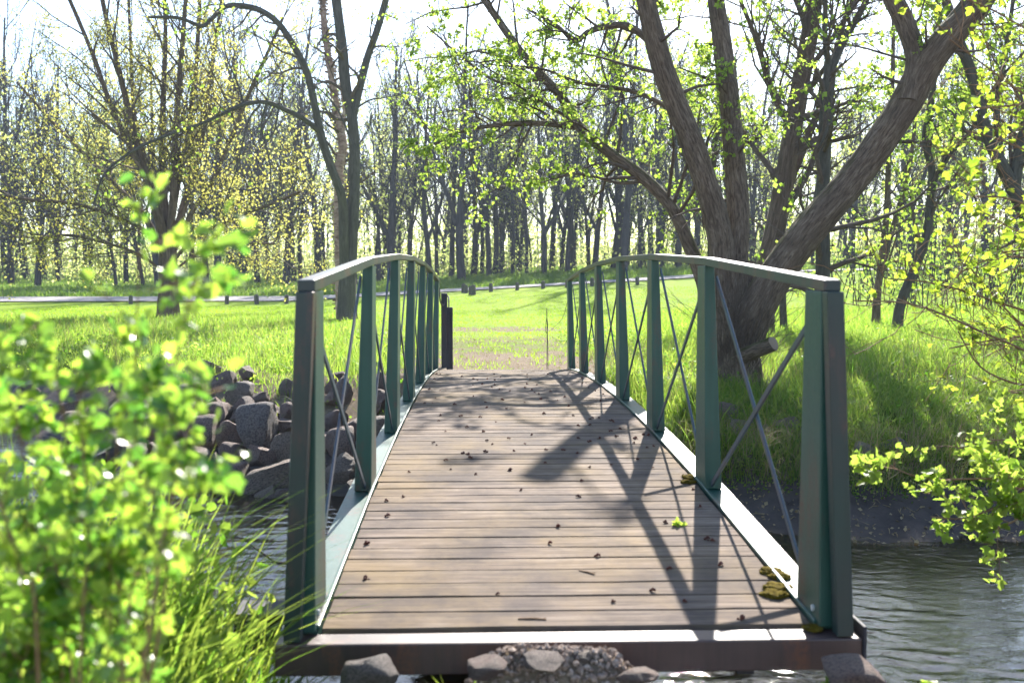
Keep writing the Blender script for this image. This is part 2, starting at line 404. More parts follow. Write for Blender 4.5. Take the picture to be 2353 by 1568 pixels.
soil = t.mix(t.ramp(n_mid, [(0.4, 0.0), (0.75, 0.6)]), soil, (0.13, 0.10, 0.08))
dmask = t.math('ADD', t.attr('dirt'), t.math('MULTIPLY', t.math('SUBTRACT', n_pat, 0.5), 1.5))
dmask = t.ramp(dmask, [(0.42, 0.0), (0.62, 1.0)])
col = t.mix(dmask, turf, soil)
mudc = t.ramp(n_mid, [(0.3, (0.045, 0.037, 0.036)), (0.7, (0.105, 0.086, 0.078))])
mmask = t.attr('mud')
col = t.mix(mmask, col, mudc)
bedc = t.ramp(n_mid, [(0.3, (0.10, 0.07, 0.03)), (0.7, (0.26, 0.19, 0.09))])
col = t.mix(t.attr('bed'), col, bedc)
rgh = t.math('SUBTRACT', 0.95, t.math('MULTIPLY', mmask, 0.22))
bh = t.math('ADD', t.math('MULTIPLY', n_fine, 0.5), n_mid)
gm.materials.append(t.done(t.principled(col, rgh, t.bump(bh, 0.6, 0.03), 0.06)))
tag(obj('ground', gm), kind='structure')

# water
t = NT('creek_water'); oc = t.coord('Object')
w1 = t.noise(t.map(oc, (1.0, 2.2, 1), rot=(0, 0, R(-14))), 3.4, 3, 0.55, 0.8)
w2 = t.noise(t.map(oc, (1.0, 2.0, 1), rot=(0, 0, R(8))), 15, 3, 0.6, 0.6)
calm = t.ramp(t.noise(oc, 0.32, 2), [(0.38, 0.35), (0.62, 1.0)])
h = t.math('MULTIPLY', t.math('ADD', w1, t.math('MULTIPLY', w2, 0.42)), calm)
nrm = t.bump(h, 0.6, 0.02)
gl = t.new('ShaderNodeBsdfGlossy'); t.set(gl, 'Roughness', 0.03); t.set(gl, 'Color', (1, 1, 1)); t.set(gl, 'Normal', nrm)
tr = t.new('ShaderNodeBsdfTransparent'); t.set(tr, 'Color', (0.52, 0.44, 0.24))
fr = t.new('ShaderNodeFresnel'); t.set(fr, 'IOR', 1.75); t.set(fr, 'Normal', nrm)
mx = t.new('ShaderNodeMixShader'); t.l.new(fr.outputs[0], mx.inputs[0]); t.l.new(tr.outputs[0], mx.inputs[1]); t.l.new(gl.outputs[0], mx.inputs[2])
M['water'] = t.done(mx.outputs[0])
wx = axis([(-60, -14, 20), (-14, -6, 70), (-6, 7, 400), (7, 60, 40)]); wy = axis([(-2, 1, 10), (1, 3, 70), (3, 12, 330), (12, 22, 90), (22, 50, 20)])
WX, WY = np.meshgrid(wx, wy); WZ = np.zeros_like(WX); wr = np.random.default_rng(31)
for k in range(34):
    lam = 0.072 * (1.056 ** k) if k < 26 else 0.30 + .10 * (k - 26); a_ = wr.normal(1.45, .55); kx, ky = math.cos(a_) * 6.28 / lam, math.sin(a_) * 6.28 / lam
    env = 0.55 + 0.45 * np.sin(WX * wr.normal(0, 1.7) + WY * wr.normal(0, 2.2) + wr.random() * 6.28) * np.sin(WX * wr.normal(0, .9) + WY * wr.normal(0, 1.3) + wr.random() * 6.28)
    WZ += env * lam * (0.0135 if k < 26 else 0.0045) * np.sin(kx * WX + ky * WY + wr.random() * 6.28 + 1.4 * np.sin(WX * wr.normal(0, 1.5) + WY * wr.normal(0, 1.5)))
calm_ = 0.35 + 0.65 * sstep(-0.35, 0.45, wob(WX, WY, .55)); calm_ = calm_ * (0.25 + 0.75 * sstep(0.0, 2.2, np.interp(WX, _sx, _sy) - WY) )
calm_ = calm_ * (1 - 0.6 * sstep(1.0, 2.2, WX) * sstep(3.4, 5.0, WY)) * (0.8 + 0.5 * sstep(-.4, -1.4, WX))
WZ *= calm_ * sstep(16, 9, np.abs(WX + 2)) * sstep(24, 14, WY)
b = Buf(); nwx, nwy = len(wx), len(wy); i = np.arange(nwy - 1)[:, None]; j = np.arange(nwx - 1)[None, :]
b.add(np.stack([WX, WY, WZ + WATER_Z], -1).reshape(-1, 3), np.stack([i * nwx + j, i * nwx + j + 1, (i + 1) * nwx + j + 1, (i + 1) * nwx + j], -1).reshape(-1, 4))
tag(b.build('water', 'water'), kind='structure')

# park road: a thin sheet on the rising ground
t = NT('pale_gravel_asphalt'); oc = t.coord('Object')
c = t.ramp(t.noise(oc, 6, 6, 0.7), [(0.3, (0.22, 0.20, 0.20)), (0.7, (0.34, 0.31, 0.30))])
M['road'] = t.done(t.principled(c, 0.85, spec=0.3))
rc = spline([(-80, 52.0), (-40, 51.0), (-20, 51.2), (-8, 51.6), (0, 52.2), (6, 53.0), (12, 54.6), (18, 57.5), (26, 62), (40, 68), (70, 76)], 120)
tn = unit(np.gradient(rc, axis=0)); nr = np.stack([-tn[:, 1], tn[:, 0]], 1)
b = Buf(); V = []
for s_ in np.linspace(-2.2, 2.2, 5):
    q = rc + nr * s_; V.append(np.column_stack([q, ground_z(q[:, 0], q[:, 1]) + 0.06]))
V = np.stack(V, 1); n = len(rc)
i = np.arange(n - 1)[:, None]; j = np.arange(4)[None, :]
b.add(V.reshape(-1, 3), np.stack([i * 5 + j + 1, i * 5 + j, (i + 1) * 5 + j, (i + 1) * 5 + j + 1], -1).reshape(-1, 4))
tag(b.build('road', 'road'), kind='structure')

# ------------------------------------------------------------------ footbridge
L = 10.1
def arch(y): u = y / L; return -0.017 * u + 0.19 * 4 * u * (1 - u)
POSTS = [0.09] + [0.25 + 1.608 * k for k in range(1, 7)]

t = NT('weathered_deck_wood'); oc = t.offset_coord('Object', 53.0); rnd = t.orand()
g1 = t.noise(t.map(oc, (1.6, 34, 34)), 1.0, 8, 0.7, 0.5)
g2 = t.noise(t.map(oc, (5, 120, 60)), 1.0, 4, 0.65)
wp = t.new('ShaderNodeNewGeometry').outputs['Position']
st = t.noise(t.map(wp, (1.0, .8, 1)), 1.5, 5, 0.65); st2 = t.noise(t.map(wp, (1.2, 1.2, 1), loc=(7, 3, 0)), 2.2, 5, 0.65)
sp_ = t.noise(wp, 75, 3, 0.6); cr = t.noise(t.map(oc, (2.2, 60, 60), loc=(3, 1, 0)), 1.0, 5, 0.6)
base = t.ramp(g1, [(0.30, (0.065, 0.046, 0.037)), (0.50, (0.18, 0.133, 0.102)), (0.70, (0.36, 0.285, 0.220))])
base = t.mix(t.ramp(rnd, [(0.0, 0.0), (0.5, 0.15), (1.0, 0.55)]), base, (0.125, 0.100, 0.085))
base = t.mix(t.ramp(st, [(0.42, 0.0), (0.68, 0.75)]), base, (0.21, 0.145, 0.070))
base = t.mix(t.ramp(st2, [(0.42, 0.0), (0.66, 0.8)]), base, (0.072, 0.057, 0.054))
base = t.mix(t.ramp(g2, [(0.30, 0.7), (0.42, 0.0)]), base, (0.05, 0.036, 0.03))
base = t.mix(t.ramp(cr, [(0.24, 0.9), (0.30, 0.0)]), base, (0.03, 0.022, 0.02))
base = t.mix(t.ramp(sp_, [(0.70, 0.0), (0.76, 0.7)]), base, (0.05, 0.03, 0.025))
M['deck_wood'] = t.done(t.principled(base, 0.92, t.bump(t.math('ADD', g1, t.math('MULTIPLY', g2, 0.4)), 0.5, 0.004), 0.20))

def paint_mat(name, c1, c2, rust, amt, rough):
    t = NT(name); oc = t.offset_coord('Object', 11.0)
    n1 = t.noise(t.map(oc, (6, 6, 1.3)), 1.0, 5, 0.65); n2 = t.noise(oc, 60, 4, 0.6); n3 = t.noise(oc, 3, 3)
    c = t.mix(t.ramp(t.noise(t.map(oc, (40, 40, 2.0)), 1.0, 4, .6), [(0.45, 0.0), (0.75, 0.35)]), t.ramp(n3, [(0.3, c1), (0.7, c2)]), tuple(v * 0.45 for v in c1))
    m = t.math('MULTIPLY', t.ramp(n1, [(0.52, 0.0), (0.64, 1.0)]), t.ramp(n2, [(0.4, 0.3), (0.6, 1.0)]))
    m = t.math('MULTIPLY', m, amt)
    c = t.mix(m, c, rust)
    r = t.math('ADD', rough, t.math('MULTIPLY', n2, 0.18))
    M[name] = t.done(t.principled(c, r, t.bump(n2, 0.12, 0.002), 0.5))
paint_mat('green_paint', (0.010, 0.058, 0.045), (0.018, 0.078, 0.060), (0.10, 0.035, 0.028), 0.75, 0.34)
paint_mat('green_paint_worn', (0.012, 0.040, 0.038), (0.030, 0.030, 0.034), (0.11, 0.045, 0.04), 0.9, 0.32)
paint_mat('brace_paint', (0.02, 0.06, 0.085), (0.055, 0.06, 0.085), (0.10, 0.05, 0.04), 0.6, 0.35)
paint_mat('beam_paint', (0.050, 0.032, 0.032), (0.085, 0.05, 0.045), (0.13, 0.055, 0.035), 0.9, 0.38)
paint_mat('bolt_metal', (0.5, 0.5, 0.5), (0.6, 0.6, 0.6), (0.2, 0.1, 0.08), 0.2, 0.3)
paint_mat('dark_steel', (0.024, 0.022, 0.030), (0.036, 0.032, 0.040), (0.08, 0.04, 0.03), 0.5, 0.62)

bridge = empty('footbridge')
tag(bridge, 'arched steel footbridge with dark green railings and weathered plank deck over the creek', 'footbridge')

def sweep(buf, line, w0, w1, h0, h1, xs):
    """a box swept along (y, z) points; xs gives the centre x at each point"""
    V = []
    for (y, z), x in zip(line, xs): V += [(x + w0, y, z + h0), (x + w1, y, z + h0), (x + w1, y, z + h1), (x + w0, y, z + h1)]
    F = [(3, 2, 1, 0)]; n = len(line)
    for k in range(n - 1):
        a = 4 * k
        for q in range(4): F.append((a + q, a + (q + 1) % 4, a + 4 + (q + 1) % 4, a + 4 + q))
    F.append((4 * n - 4, 4 * n - 3, 4 * n - 2, 4 * n - 1))
    buf.add(V, F)

deck = empty('deck'); deck.parent = bridge
PW = 0.1385
npl = int((L - 0.16) / PW)
plank_meshes = []
for v in range(8):
    b = Buf(); w = PW / 2 - [0.0038, 0.0048, 0.0075, 0.0040, 0.0034, 0.0052, 0.0095, 0.0040][v]
    xs = np.linspace(-0.848, 0.848, 9); V = []
    for k, x in enumerate(xs):
        e = rng.normal(0, 0.0009, 4)
        V += [(x, -w + e[0], -0.038), (x, w + e[1], -0.038), (x, w + e[1], 0 + e[2]), (x, -w + e[0], 0 + e[3])]
    F = [(0, 1, 2, 3)]
    for k in range(8):
        for q in range(4): F.append((4 * k + q, 4 * k + 4 + q, 4 * k + 4 + (q + 1) % 4, 4 * k + (q + 1) % 4))
    F.append((35, 34, 33, 32)); b.add(V, F)
    me = b.mesh('plank', 'deck_wood'); bm = bmesh.new(); bm.from_mesh(me)
    ed = [e for e in bm.edges if abs(e.verts[0].co.x - e.verts[1].co.x) > 0.05]
    bmesh.ops.bevel(bm, geom=ed, offset=0.0015, segments=1, profile=0.5, affect='EDGES'); bm.to_mesh(me); bm.free()
    me.polygons.foreach_set('use_smooth', [False] * len(me.polygons))
    plank_meshes.append(me)
for k in range(npl):
    y = 0.11 + (k + 0.5) * PW
    sl = math.atan((arch(y + .05) - arch(y - .05)) / 0.1)
    o = obj('plank', plank_meshes[(k * 5 + (k // 3)) % 8], deck, (rng.normal(0, 0.0025), y, arch(y) + rng.normal(0, 0.0007)),
            ((-sl if k % 2 else sl) + rng.normal(0, 0.003), rng.normal(0, 0.0006), rng.normal(0, 0.0012) + (math.pi if k % 2 else 0)))
line = [(y, arch(y)) for y in np.linspace(0.1, L - 0.06, 30)]
for x in (-0.62, 0.0, 0.62):
    b = Buf(); sweep(b, line, -0.03, 0.03, -0.17, -0.045, [x] * 30); b.build('joist', 'dark_steel', deck, False)
kink = [0.09] + POSTS[1:-1] + [L - 0.05]
cl = [(y, arch(y)) for y in kink]
for s in (-1, 1):
    b = Buf()
    lo, hi = (0.858, 0.985) if s > 0 else (-0.985, -0.858)
    sweep(b, cl, lo, hi, -0.125, 0.004, [0] * len(cl)); b.build('bottom_chord', 'green_paint', deck, False)
    lo, hi = (0.852, 0.868) if s > 0 else (-0.868, -0.852)
    b = Buf(); sweep(b, cl, lo, hi, 0.0055, 0.022, [0] * len(cl)); edged(b, 'toe_lip', 'green_paint', deck, 0.004, 2)
b = Buf(); box(b, (-0.985, -0.015, -0.108), (0.985, 0.0875, 0.0)); edged(b, 'end_beam', 'beam_paint', deck, 0.006, 2)
b = Buf(); box(b, (-0.985, L - 0.045, -0.17), (0.985, L + 0.05, -0.03)); edged(b, 'end_beam', 'beam_paint', deck, 0.006, 2)
b = Buf(); box(b, (0.9865, -0.02, -0.128), (0.998, 0.34, 0.042)); edged(b, 'side_plate', 'dark_steel', deck, 0.002, 1)

RH = 1.2
for s in (-1, 1):
    rail = empty('railing'); rail.parent = bridge
    ry = [0.02] + POSTS[1:-1] + [L - 0.04]
    b = Buf(); sweep(b, [(y, arch(y) + RH) for y in ry], -0.029, 0.029, -0.036, 0.004, [s * 0.871] * len(ry))
    edged(b, 'handrail', 'green_paint_worn', rail, 0.005, 2, 25)
    for k, y in enumerate(POSTS):
        b = Buf(); z0 = arch(y) + 0.006; z1 = arch(y) + RH - 0.038
        xi = 0.858; yn_ = y - 0.03
        def quad(z, wx, wy):
            q = [(s * xi, yn_), (s * (xi + wx), yn_), (s * (xi + wx), yn_ + wy), (s * xi, yn_ + wy)]
            if s < 0: q = [q[1], q[0], q[3], q[2]]
            return [(x_, y_, z) for x_, y_ in q]
        xi = 0.862; B_ = quad(z0, 0.088, 0.25); xi = 0.846; T_ = quad(z1, 0.050, 0.17)
        hexa(b, B_, T_)
        p = edged(b, 'post', 'green_paint', rail, 0.005, 2)
        if k == 0:
            bb = Buf(); tube(bb, [(s * (0.862 + 0.004), y + 0.03, z0 + 0.05), (s * (0.862 - 0.008), y + 0.03, z0 + 0.05)], 0.011, 10)
            bb.build('bolt', 'bolt_metal', rail, False)
    # raking end struts
    for ye, sg in ((0.012, 1), (L - 0.03, -1)):
        b = Buf(); z0 = arch(ye) + 0.004; z1 = arch(ye) + RH - 0.0345
        def q2(xc, z):
            return [(xc - 0.0285, ye - 0.024, z), (xc + 0.0285, ye - 0.024, z), (xc + 0.0285, ye + 0.03, z), (xc - 0.0285, ye + 0.03, z)]
        hexa(b, q2(s * 0.928, z0), q2(s * 0.8705, z1)); edged(b, 'end_strut', 'green_paint_worn', rail, 0.004, 2)
    # crossed flat-bar braces between the posts
    for k in range(6):
        ya, yb = POSTS[k], POSTS[k + 1]
        for q, (y0, zz0, y1, zz1) in enumerate(((ya + 0.14, arch(ya) + RH - 0.10, yb - 0.03, arch(yb) + 0.03), (ya + 0.20, arch(ya) + 0.03, yb - 0.03, arch(yb) + RH - 0.10))):
            b = Buf(); d = Vector((0, y1 - y0, zz1 - zz0)).normalized(); nvec = Vector((0, -d.z, d.y)) * 0.014
            x0 = s * (0.895 + 0.012 * q); hx = 0.005
            A_ = [(x0 - hx, y0 - nvec.y, zz0 - nvec.z), (x0 + hx, y0 - nvec.y, zz0 - nvec.z), (x0 + hx, y0 + nvec.y, zz0 + nvec.z), (x0 - hx, y0 + nvec.y, zz0 + nvec.z)]
            C_ = [(x_, y_ + y1 - y0, z_ + zz1 - zz0) for x_, y_, z_ in A_]
            hexa(b, A_, C_); edged(b, 'brace', 'brace_paint', rail, 0.002, 1)

# skewed abutment beam under the near end (I-section)
b = Buf()
for lo, hi, z0, z1 in ((-0.09, 0.09, -0.155, -0.140), (-0.01, 0.01, -0.30, -0.155), (-0.09, 0.09, -0.315, -0.30)): box(b, (-1.22, lo, z0), (1.16, hi, z1))
ab = b.build('abutment_beam', 'dark_steel', None, False); ab.location = (-0.10, 0.72, 0.0); ab.rotation_euler = (0, 0, R(-4.0))
tag(ab, 'dark steel beam under the near bridge end, its stub showing left of the railing', 'beam')

# ------------------------------------------------------------------ trees
class Tree:
    def __init__(s): s.trunk = Buf(); s.twig = Buf(); s.anchor = []; s.adir = []
    def stem(s, pts, r0, r1, sides=14, n=None, rough=0.0, flare=None, seed=None, power=1.0):
        pts = np.asarray(pts, float)
        ln = np.linalg.norm(np.diff(pts, axis=0), axis=1).sum()
        n = n or max(6, int(ln / 0.25)); q = spline(pts, n)
        rad = r0 + (r1 - r0) * np.linspace(0, 1, n) ** power
        tube(s.trunk, q, rad, sides, rough, rng.random() * 50 if seed is None else seed, flare=flare)
        return q, rad
    def branch(s, p, d, ln, r, level, spec):
        """spec: list of dicts per level: n children, len ratio, ang, up tropism, wig, leaf"""
        sp = spec[level]; n = sp.get('pts', 5)
        pts = [np.array(p, float)]; d = np.array(d, float); d = d / np.linalg.norm(d); dirs = [d]
        st = ln / (n - 1)
        for k in range(n - 1):
            d = d + rng.normal(0, sp.get('wig', 0.15), 3); d[2] += sp.get('up', 0.05); d = d / np.linalg.norm(d)
            pts.append(pts[-1] + d * st); dirs.append(d)
        pts = np.array(pts); rad = np.linspace(r, max(r * sp.get('tip', 0.35), spec[level].get('minr', 0.003)), n)
        tube(s.trunk if sp.get('trunk') else s.twig, pts, rad, sp.get('sides', 4), 0, rng.random() * 9, cap=False)
        if level + 1 < len(spec):
            nx_ = spec[level + 1]; cnt = rng.poisson(sp.get('n', 4)) if sp.get('pois', True) else sp['n']
            for c in range(max(cnt, sp.get('min', 1))):
                tt = sp.get('t0', 0.25) + (1 - sp.get('t0', 0.25)) * ((c + rng.random()) / max(cnt, 1)); tt = min(tt, 1.0)
                f = tt * (n - 1); i = min(int(f), n - 2); q = pts[i] + (pts[i + 1] - pts[i]) * (f - i)
                dd = dirs[min(i + 1, n - 1)]
                a = rng.normal(size=3); a = a - dd * (a @ dd); a /= np.linalg.norm(a)
                ang = R(sp.get('ang', 45)) * (0.7 + 0.6 * rng.random())
                nd = dd * math.cos(ang) + a * math.sin(ang)
                s.branch(q, nd, ln * sp.get('lr', 0.55) * (0.65 + 0.7 * rng.random()) * (1.15 - 0.5 * tt), max(rad[i] * sp.get('rr', 0.55), nx_.get('minr', 0.003)), level + 1, spec)
        if sp.get('leaf', 0):
            for c in range(rng.poisson(sp['leaf'])):
                f = (0.2 + 0.8 * rng.random()) * (n - 1); i = min(int(f), n - 2)
                s.anchor.append(pts[i] + (pts[i + 1] - pts[i]) * (f - i)); s.adir.append(dirs[i])
    def along(s, q, rad, count, t0, t1, ln, spec, ang=50, bias=(0, 0, 0.3), rr=0.4, taper=0.5):
        """side branches along a hand-placed stem"""
        for c in range(count):
            tt = t0 + (t1 - t0) * (c + rng.random()) / count; i = min(int(tt * (len(q) - 1)), len(q) - 2)
            dd = unit(q[i + 1] - q[i]); a = rng.normal(size=3) + np.array(bias); a = a - dd * (a @ dd); a = unit(a)
            an = R(ang) * (0.7 + 0.6 * rng.random()); nd = dd * math.cos(an) + a * math.sin(an)
            s.branch(q[i] + a * rad[i] * 0.5, nd, ln * (0.5 + rng.random()) * (1 - taper * tt), min(rad[i] * rr, 0.35 * rad[i] + 0.01), 0, spec)
    def finish(s, name, bark, twigm, leafm, label=None, cat='tree', group=None, leafsize=0.08, per=3, spread=0.12, kind='quad', droop=0.5, origin=None):
        root = empty(name)
        s.trunk.build('trunk', bark, root)
        if s.twig.n: s.twig.build('branches', twigm, root)['kind'] = 'stuff'
        if s.anchor:
            A = np.repeat(np.array(s.anchor), per, 0); A = A + rng.normal(0, spread, A.shape)
            b = Buf(); leaves(b, A, leafsize * (0.6 + 0.8 * rng.random(len(A))), kind, droop, 0.5); b.build('crown', leafm, root, False)
        tag(root, label, cat, group)
        if origin is not None:
            root.location = origin
            for ch in root.children: ch.data.transform(Matrix.Translation(-Vector(origin)))
        return root
def px(lst, d, dd=None):
    return np.array([P(a, b_, d if dd is None else d + dd[k]) for k, (a, b_) in enumerate(lst)])
def root_flare(amount, hgt, lobes, ph):
    def f(ln, th):
        return 1 + amount * np.exp(-ln[:, None] / hgt) * (0.65 + 0.5 * np.sin(lobes * th[None, :] + ph) + 0.25 * np.sin((lobes + 3) * th[None, :] + 2.1 * ph))
    return f

# --- T1: the multi-stemmed tree with yellow young leaves on the left
D1 = 36.0
t1 = Tree(); o1 = on_ground(386, 725, D1)
spec1 = [dict(n=6, lr=0.42, ang=38, up=0.07, wig=0.10, pts=6, sides=5, t0=0.2, rr=0.5, minr=0.012, tip=0.3),
         dict(n=4.5, lr=0.55, ang=45, up=0.03, wig=0.16, pts=5, sides=3, t0=0.15, rr=0.6, minr=0.008, leaf=1.3),
         dict(pts=4, up=-0.02, wig=0.2, sides=3, minr=0.006, leaf=2.6)]
low = np.array([o1 - [0, 0, 0.3], P(386, 690, D1), P(387, 640, D1), P(386, 585, D1), P(384, 540, D1)])
t1.stem(low, 0.36, 0.30, 18, 40, 0.02, root_flare(0.35, 0.5, 5, 1.0))
stems1 = [([(384, 560), (360, 480), (335, 400), (300, 270), (270, 150), (235, 0), (215, -120)], .20, (0, -.3, -.6, -1, -1.4, -2, -2.4)),
          ([(386, 560), (378, 470), (372, 350), (376, 200), (380, 60), (372, -100)], .20, (0, .3, .5, .6, .8, 1)),
          ([(388, 560), (398, 450), (402, 330), (412, 180), (425, 20), (430, -120)], .19, (0, -.2, -.4, -.5, -.6, -.8)),
          ([(388, 580), (415, 500), (440, 410), (462, 330), (480, 200), (500, 60), (520, -60)], .19, (0, .2, .3, .6, .9, 1.3, 1.6)),
          ([(384, 590), (352, 470), (325, 390), (262, 260), (215, 130), (160, 0), (130, -70)], .15, (0, -.4, -.8, -1.3, -1.8, -2.2, -2.6)),
          ([(388, 600), (440, 490), (485, 420), (530, 320), (570, 220), (620, 110), (650, 40)], .13, (0, -.3, -.6, -1, -1.5, -2, -2.4)),
          ([(382, 600), (335, 500), (270, 430), (190, 350), (110, 270), (40, 190)], .13, (0, .3, .8, 1.3, 1.8, 2.2)),
          ([(386, 610), (345, 540), (270, 500), (180, 470), (80, 460), (0, 450)], .09, (0, -.8, -1.6, -2.4, -3, -3.4)),
          ([(388, 610), (450, 545), (540, 500), (620, 470), (690, 440)], .085, (0, -.6, -1.2, -1.8, -2.2)),
          ([(386, 570), (410, 420), (440, 250), (455, 100), (462, -60)], .13, (0, .6, 1.2, 1.7, 2.1)),
          ([(386, 570), (350, 420), (310, 270), (300, 100), (292, -80)], .12, (0, .8, 1.5, 2.1, 2.6)),
          ([(388, 640), (330, 590), (250, 560), (150, 540), (60, 560)], .06, (0, -1, -2, -2.8, -3.3)),
          ([(388, 630), (460, 580), (540, 560), (630, 560)], .06, (0, .8, 1.6, 2.4))]
for pl, r0, dd in stems1:
    r0 *= .8; q, rad = t1.stem(px(pl, D1, dd), r0, max(0.05, r0 * 0.35), 9, 34, 0.008)
    t1.along(q, rad, 15, 0.18, 1.0, 2.4, spec1, 42, (0, 0, 0.5), 0.45, 0.0)
t1.finish('maple_tree', 'bark_brown', 'bark_twig', 'leaf_yellow', 'many-stemmed tree with yellow young leaves on the far bank left of the bridge', leafsize=0.078, per=2, spread=0.15, kind='quad', origin=o1)

# --- T2: forked smooth tree behind the left railing
D2 = 32.0
t2 = Tree(); o2 = on_ground(797, 735, D2)
spec2 = [dict(n=4, lr=0.5, ang=45, up=0.03, wig=0.22, pts=7, sides=5, t0=0.2, rr=0.5, minr=0.012, tip=0.3),
         dict(n=3, lr=0.5, ang=50, up=-0.01, wig=0.25, pts=5, sides=3, minr=0.008, leaf=0.12),
         dict(pts=4, up=-0.04, wig=0.25, sides=3, minr=0.006, leaf=0.2)]
q, rad = t2.stem(np.vstack([o2 - [0, 0, .3], px([(796, 700), (797, 650), (799, 600)], D2)]), 0.29, 0.26, 18, 30, 0.03, root_flare(0.4, 0.5, 5, .3))
q, rad = t2.stem(px([(803, 640), (808, 560), (813, 450), (814, 340), (808, 270), (795, 200), (786, 110), (772, 0), (765, -60)], D2), 0.19, 0.15, 14, 60, 0.008)
t2.along(q, rad, 7, 0.45, 1, 1.6, spec2)
q, rad = t2.stem(px([(806, 290), (822, 220), (845, 130), (866, 70), (886, 0), (900, -60)], D2), 0.13, 0.10, 12, 30, 0.006)
t2.along(q, rad, 9, 0.2, 1, 1.6, spec2)
q, rad = t2.stem(px([(793, 650), (790, 560), (788, 480), (782, 440), (762, 390), (740, 320), (722, 240), (704, 165), (668, 95), (630, 45), (580, 18), (520, 15), (485, 45), (462, 60), (410, 42), (340, 40)], D2,
                    np.linspace(0, -3, 16)), 0.17, 0.04, 12, 100, 0.008)
t2.along(q, rad, 18, 0.45, 1, 1.6, spec2, 60, (0, 0, 0.1))
q2, rad2 = t2.stem(px([(742, 310), (700, 275), (650, 250), (610, 235), (560, 240), (510, 262), (460, 285), (380, 312), (300, 350), (240, 400), (215, 470)], D2, np.linspace(-1, -5, 11)), 0.085, 0.025, 10, 70, 0.004)
t2.along(q2, rad2, 20, 0.15, 1, 1.5, spec2, 60, (0, 0, -0.3))
for pl in ([(612, 238), (600, 290), (612, 340), (622, 400), (612, 470), (590, 510)], [(640, 250), (630, 300), (612, 330)], [(598, 240), (570, 280), (540, 400), (500, 500)], [(560, 240), (545, 190), (520, 130), (510, 60)],
           [(808, 330), (780, 260), (745, 215), (700, 180)], [(816, 250), (850, 230), (880, 225), (940, 215)]):
    q3, r3 = t2.stem(px(pl, D2 - 2.5), 0.035, 0.012, 6, 18, 0.003); t2.along(q3, r3, 5, 0.2, 1, 0.8, spec2[1:], 50)
t2.finish('forked_tree', 'bark_smooth', 'bark_twig', 'leaf_spring', 'smooth dark forked tree with arching bare side limbs behind the left railing', leafsize=0.11, per=3, spread=0.10, origin=o2)

# --- peeling-bark tree just behind it
t2b = Tree(); D2b = 33.0; o2b = on_ground(786, 728, D2b)
pl = px([(782, 690), (781, 600), (778, 500), (779, 400), (786, 330), (772, 250), (760, 170), (748, 90), (742, 0), (738, -60)], D2b)
q, rad = t2b.stem(np.vstack([o2b - [0, 0, .3], pl]), 0.20, 0.07, 14, 110, 0.035)
qb, rb = t2b.stem(px([(784, 320), (790, 250), (782, 190), (778, 120)], D2b), 0.08, 0.03, 8, 24, 0.015)
t2b.along(q, rad, 14, 0.3, 1, 1.4, spec2, 50)
nfl = 420; B_ = Buf()
for k in range(nfl):
    i = rng.integers(8, len(q) - 2); a = rng.random() * 6.28; r = rad[i]
    c = q[i]; o_ = np.array([math.cos(a), math.sin(a), 0]); tg = np.array([-math.sin(a), math.cos(a), 0]); w = 0.05 + 0.09 * rng.random(); hh = 0.04 + 0.08 * rng.random()
    V = []
    for m in range(4):
        f = m / 3
        for e in (-1, 1): V.append(c + o_ * (r * 0.95 + 0.07 * f * f) + tg * (f - 0.3) * w * 1.4 + np.array([0, 0, e * hh * 0.5 * (1 - 0.4 * f)]))
    B_.add(V, [(2 * m, 2 * m + 1, 2 * m + 3, 2 * m + 2) for m in range(3)], uv=np.full((8, 2), rng.random() * 9))
root = t2b.finish('peeling_bark_tree', 'bark_birch', 'bark_twig', 'leaf_yellow', 'slender tree with pinkish peeling curly bark against the forked tree', leafsize=0.1, per=2, origin=o2b)
fl = B_.build('bark_curls', 'bark_birch', root); fl['kind'] = 'stuff'; fl.data.transform(Matrix.Translation(-Vector(o2b)))

# --- T3: the big multi-stemmed maple on the right bank
D3 = 13.6
t3 = Tree(); o3 = on_ground(1690, 850, D3)
spec3 = [dict(n=4.2, lr=0.5, ang=45, up=0.00, wig=0.20, pts=6, sides=5, t0=0.2, rr=0.5, minr=0.006, tip=0.3, leaf=0.5),
         dict(n=3.4, lr=0.55, ang=50, up=-0.04, wig=0.24, pts=5, sides=3, minr=0.004, leaf=1.2),
         dict(pts=4, up=-0.07, wig=0.25, sides=3, minr=0.003, leaf=1.7)]
spec3b = [dict(n=3.5, lr=0.5, ang=45, up=0.02, wig=0.2, pts=6, sides=5, t0=0.2, rr=0.5, minr=0.006, tip=0.3, leaf=0.3),
          dict(n=2.5, lr=0.55, ang=50, up=-0.02, wig=0.24, pts=5, sides=3, minr=0.004, leaf=0.9),
          dict(pts=4, up=-0.04, wig=0.25, sides=3, minr=0.003, leaf=1.3)]
base3 = np.array([o3 - [0, 0, .5], o3 + [0, 0, 0.15], P(1690, 780, D3), P(1690, 720, D3), P(1688, 660, D3), P(1690, 600, D3)])
t3.stem(base3, 0.27, 0.25, 44, 60, 0.045, root_flare(0.75, 0.5, 4, 1.7))
q, rad = t3.stem(px([(1668, 700), (1660, 590), (1640, 480), (1600, 355), (1558, 255), (1527, 170), (1496, 60), (1480, -20), (1465, -120)], D3, np.linspace(0, -.8, 9)), 0.18, 0.11, 40, 200, 0.018)
t3.along(q, rad, 8, 0.45, 1, 1.2, spec3, 60, (-0.3, 0, 0.1), 0.2)
q, rad = t3.stem(px([(1690, 680), (1692, 590), (1696, 480), (1686, 350), (1674, 220), (1660, 110), (1644, 0), (1630, -120)], D3, np.linspace(0, .5, 8)), 0.165, 0.11, 36, 150, 0.010)
t3.along(q, rad, 9, 0.3, 1, 1.1, spec3, 60, (-0.2, 0, 0.1), 0.2)
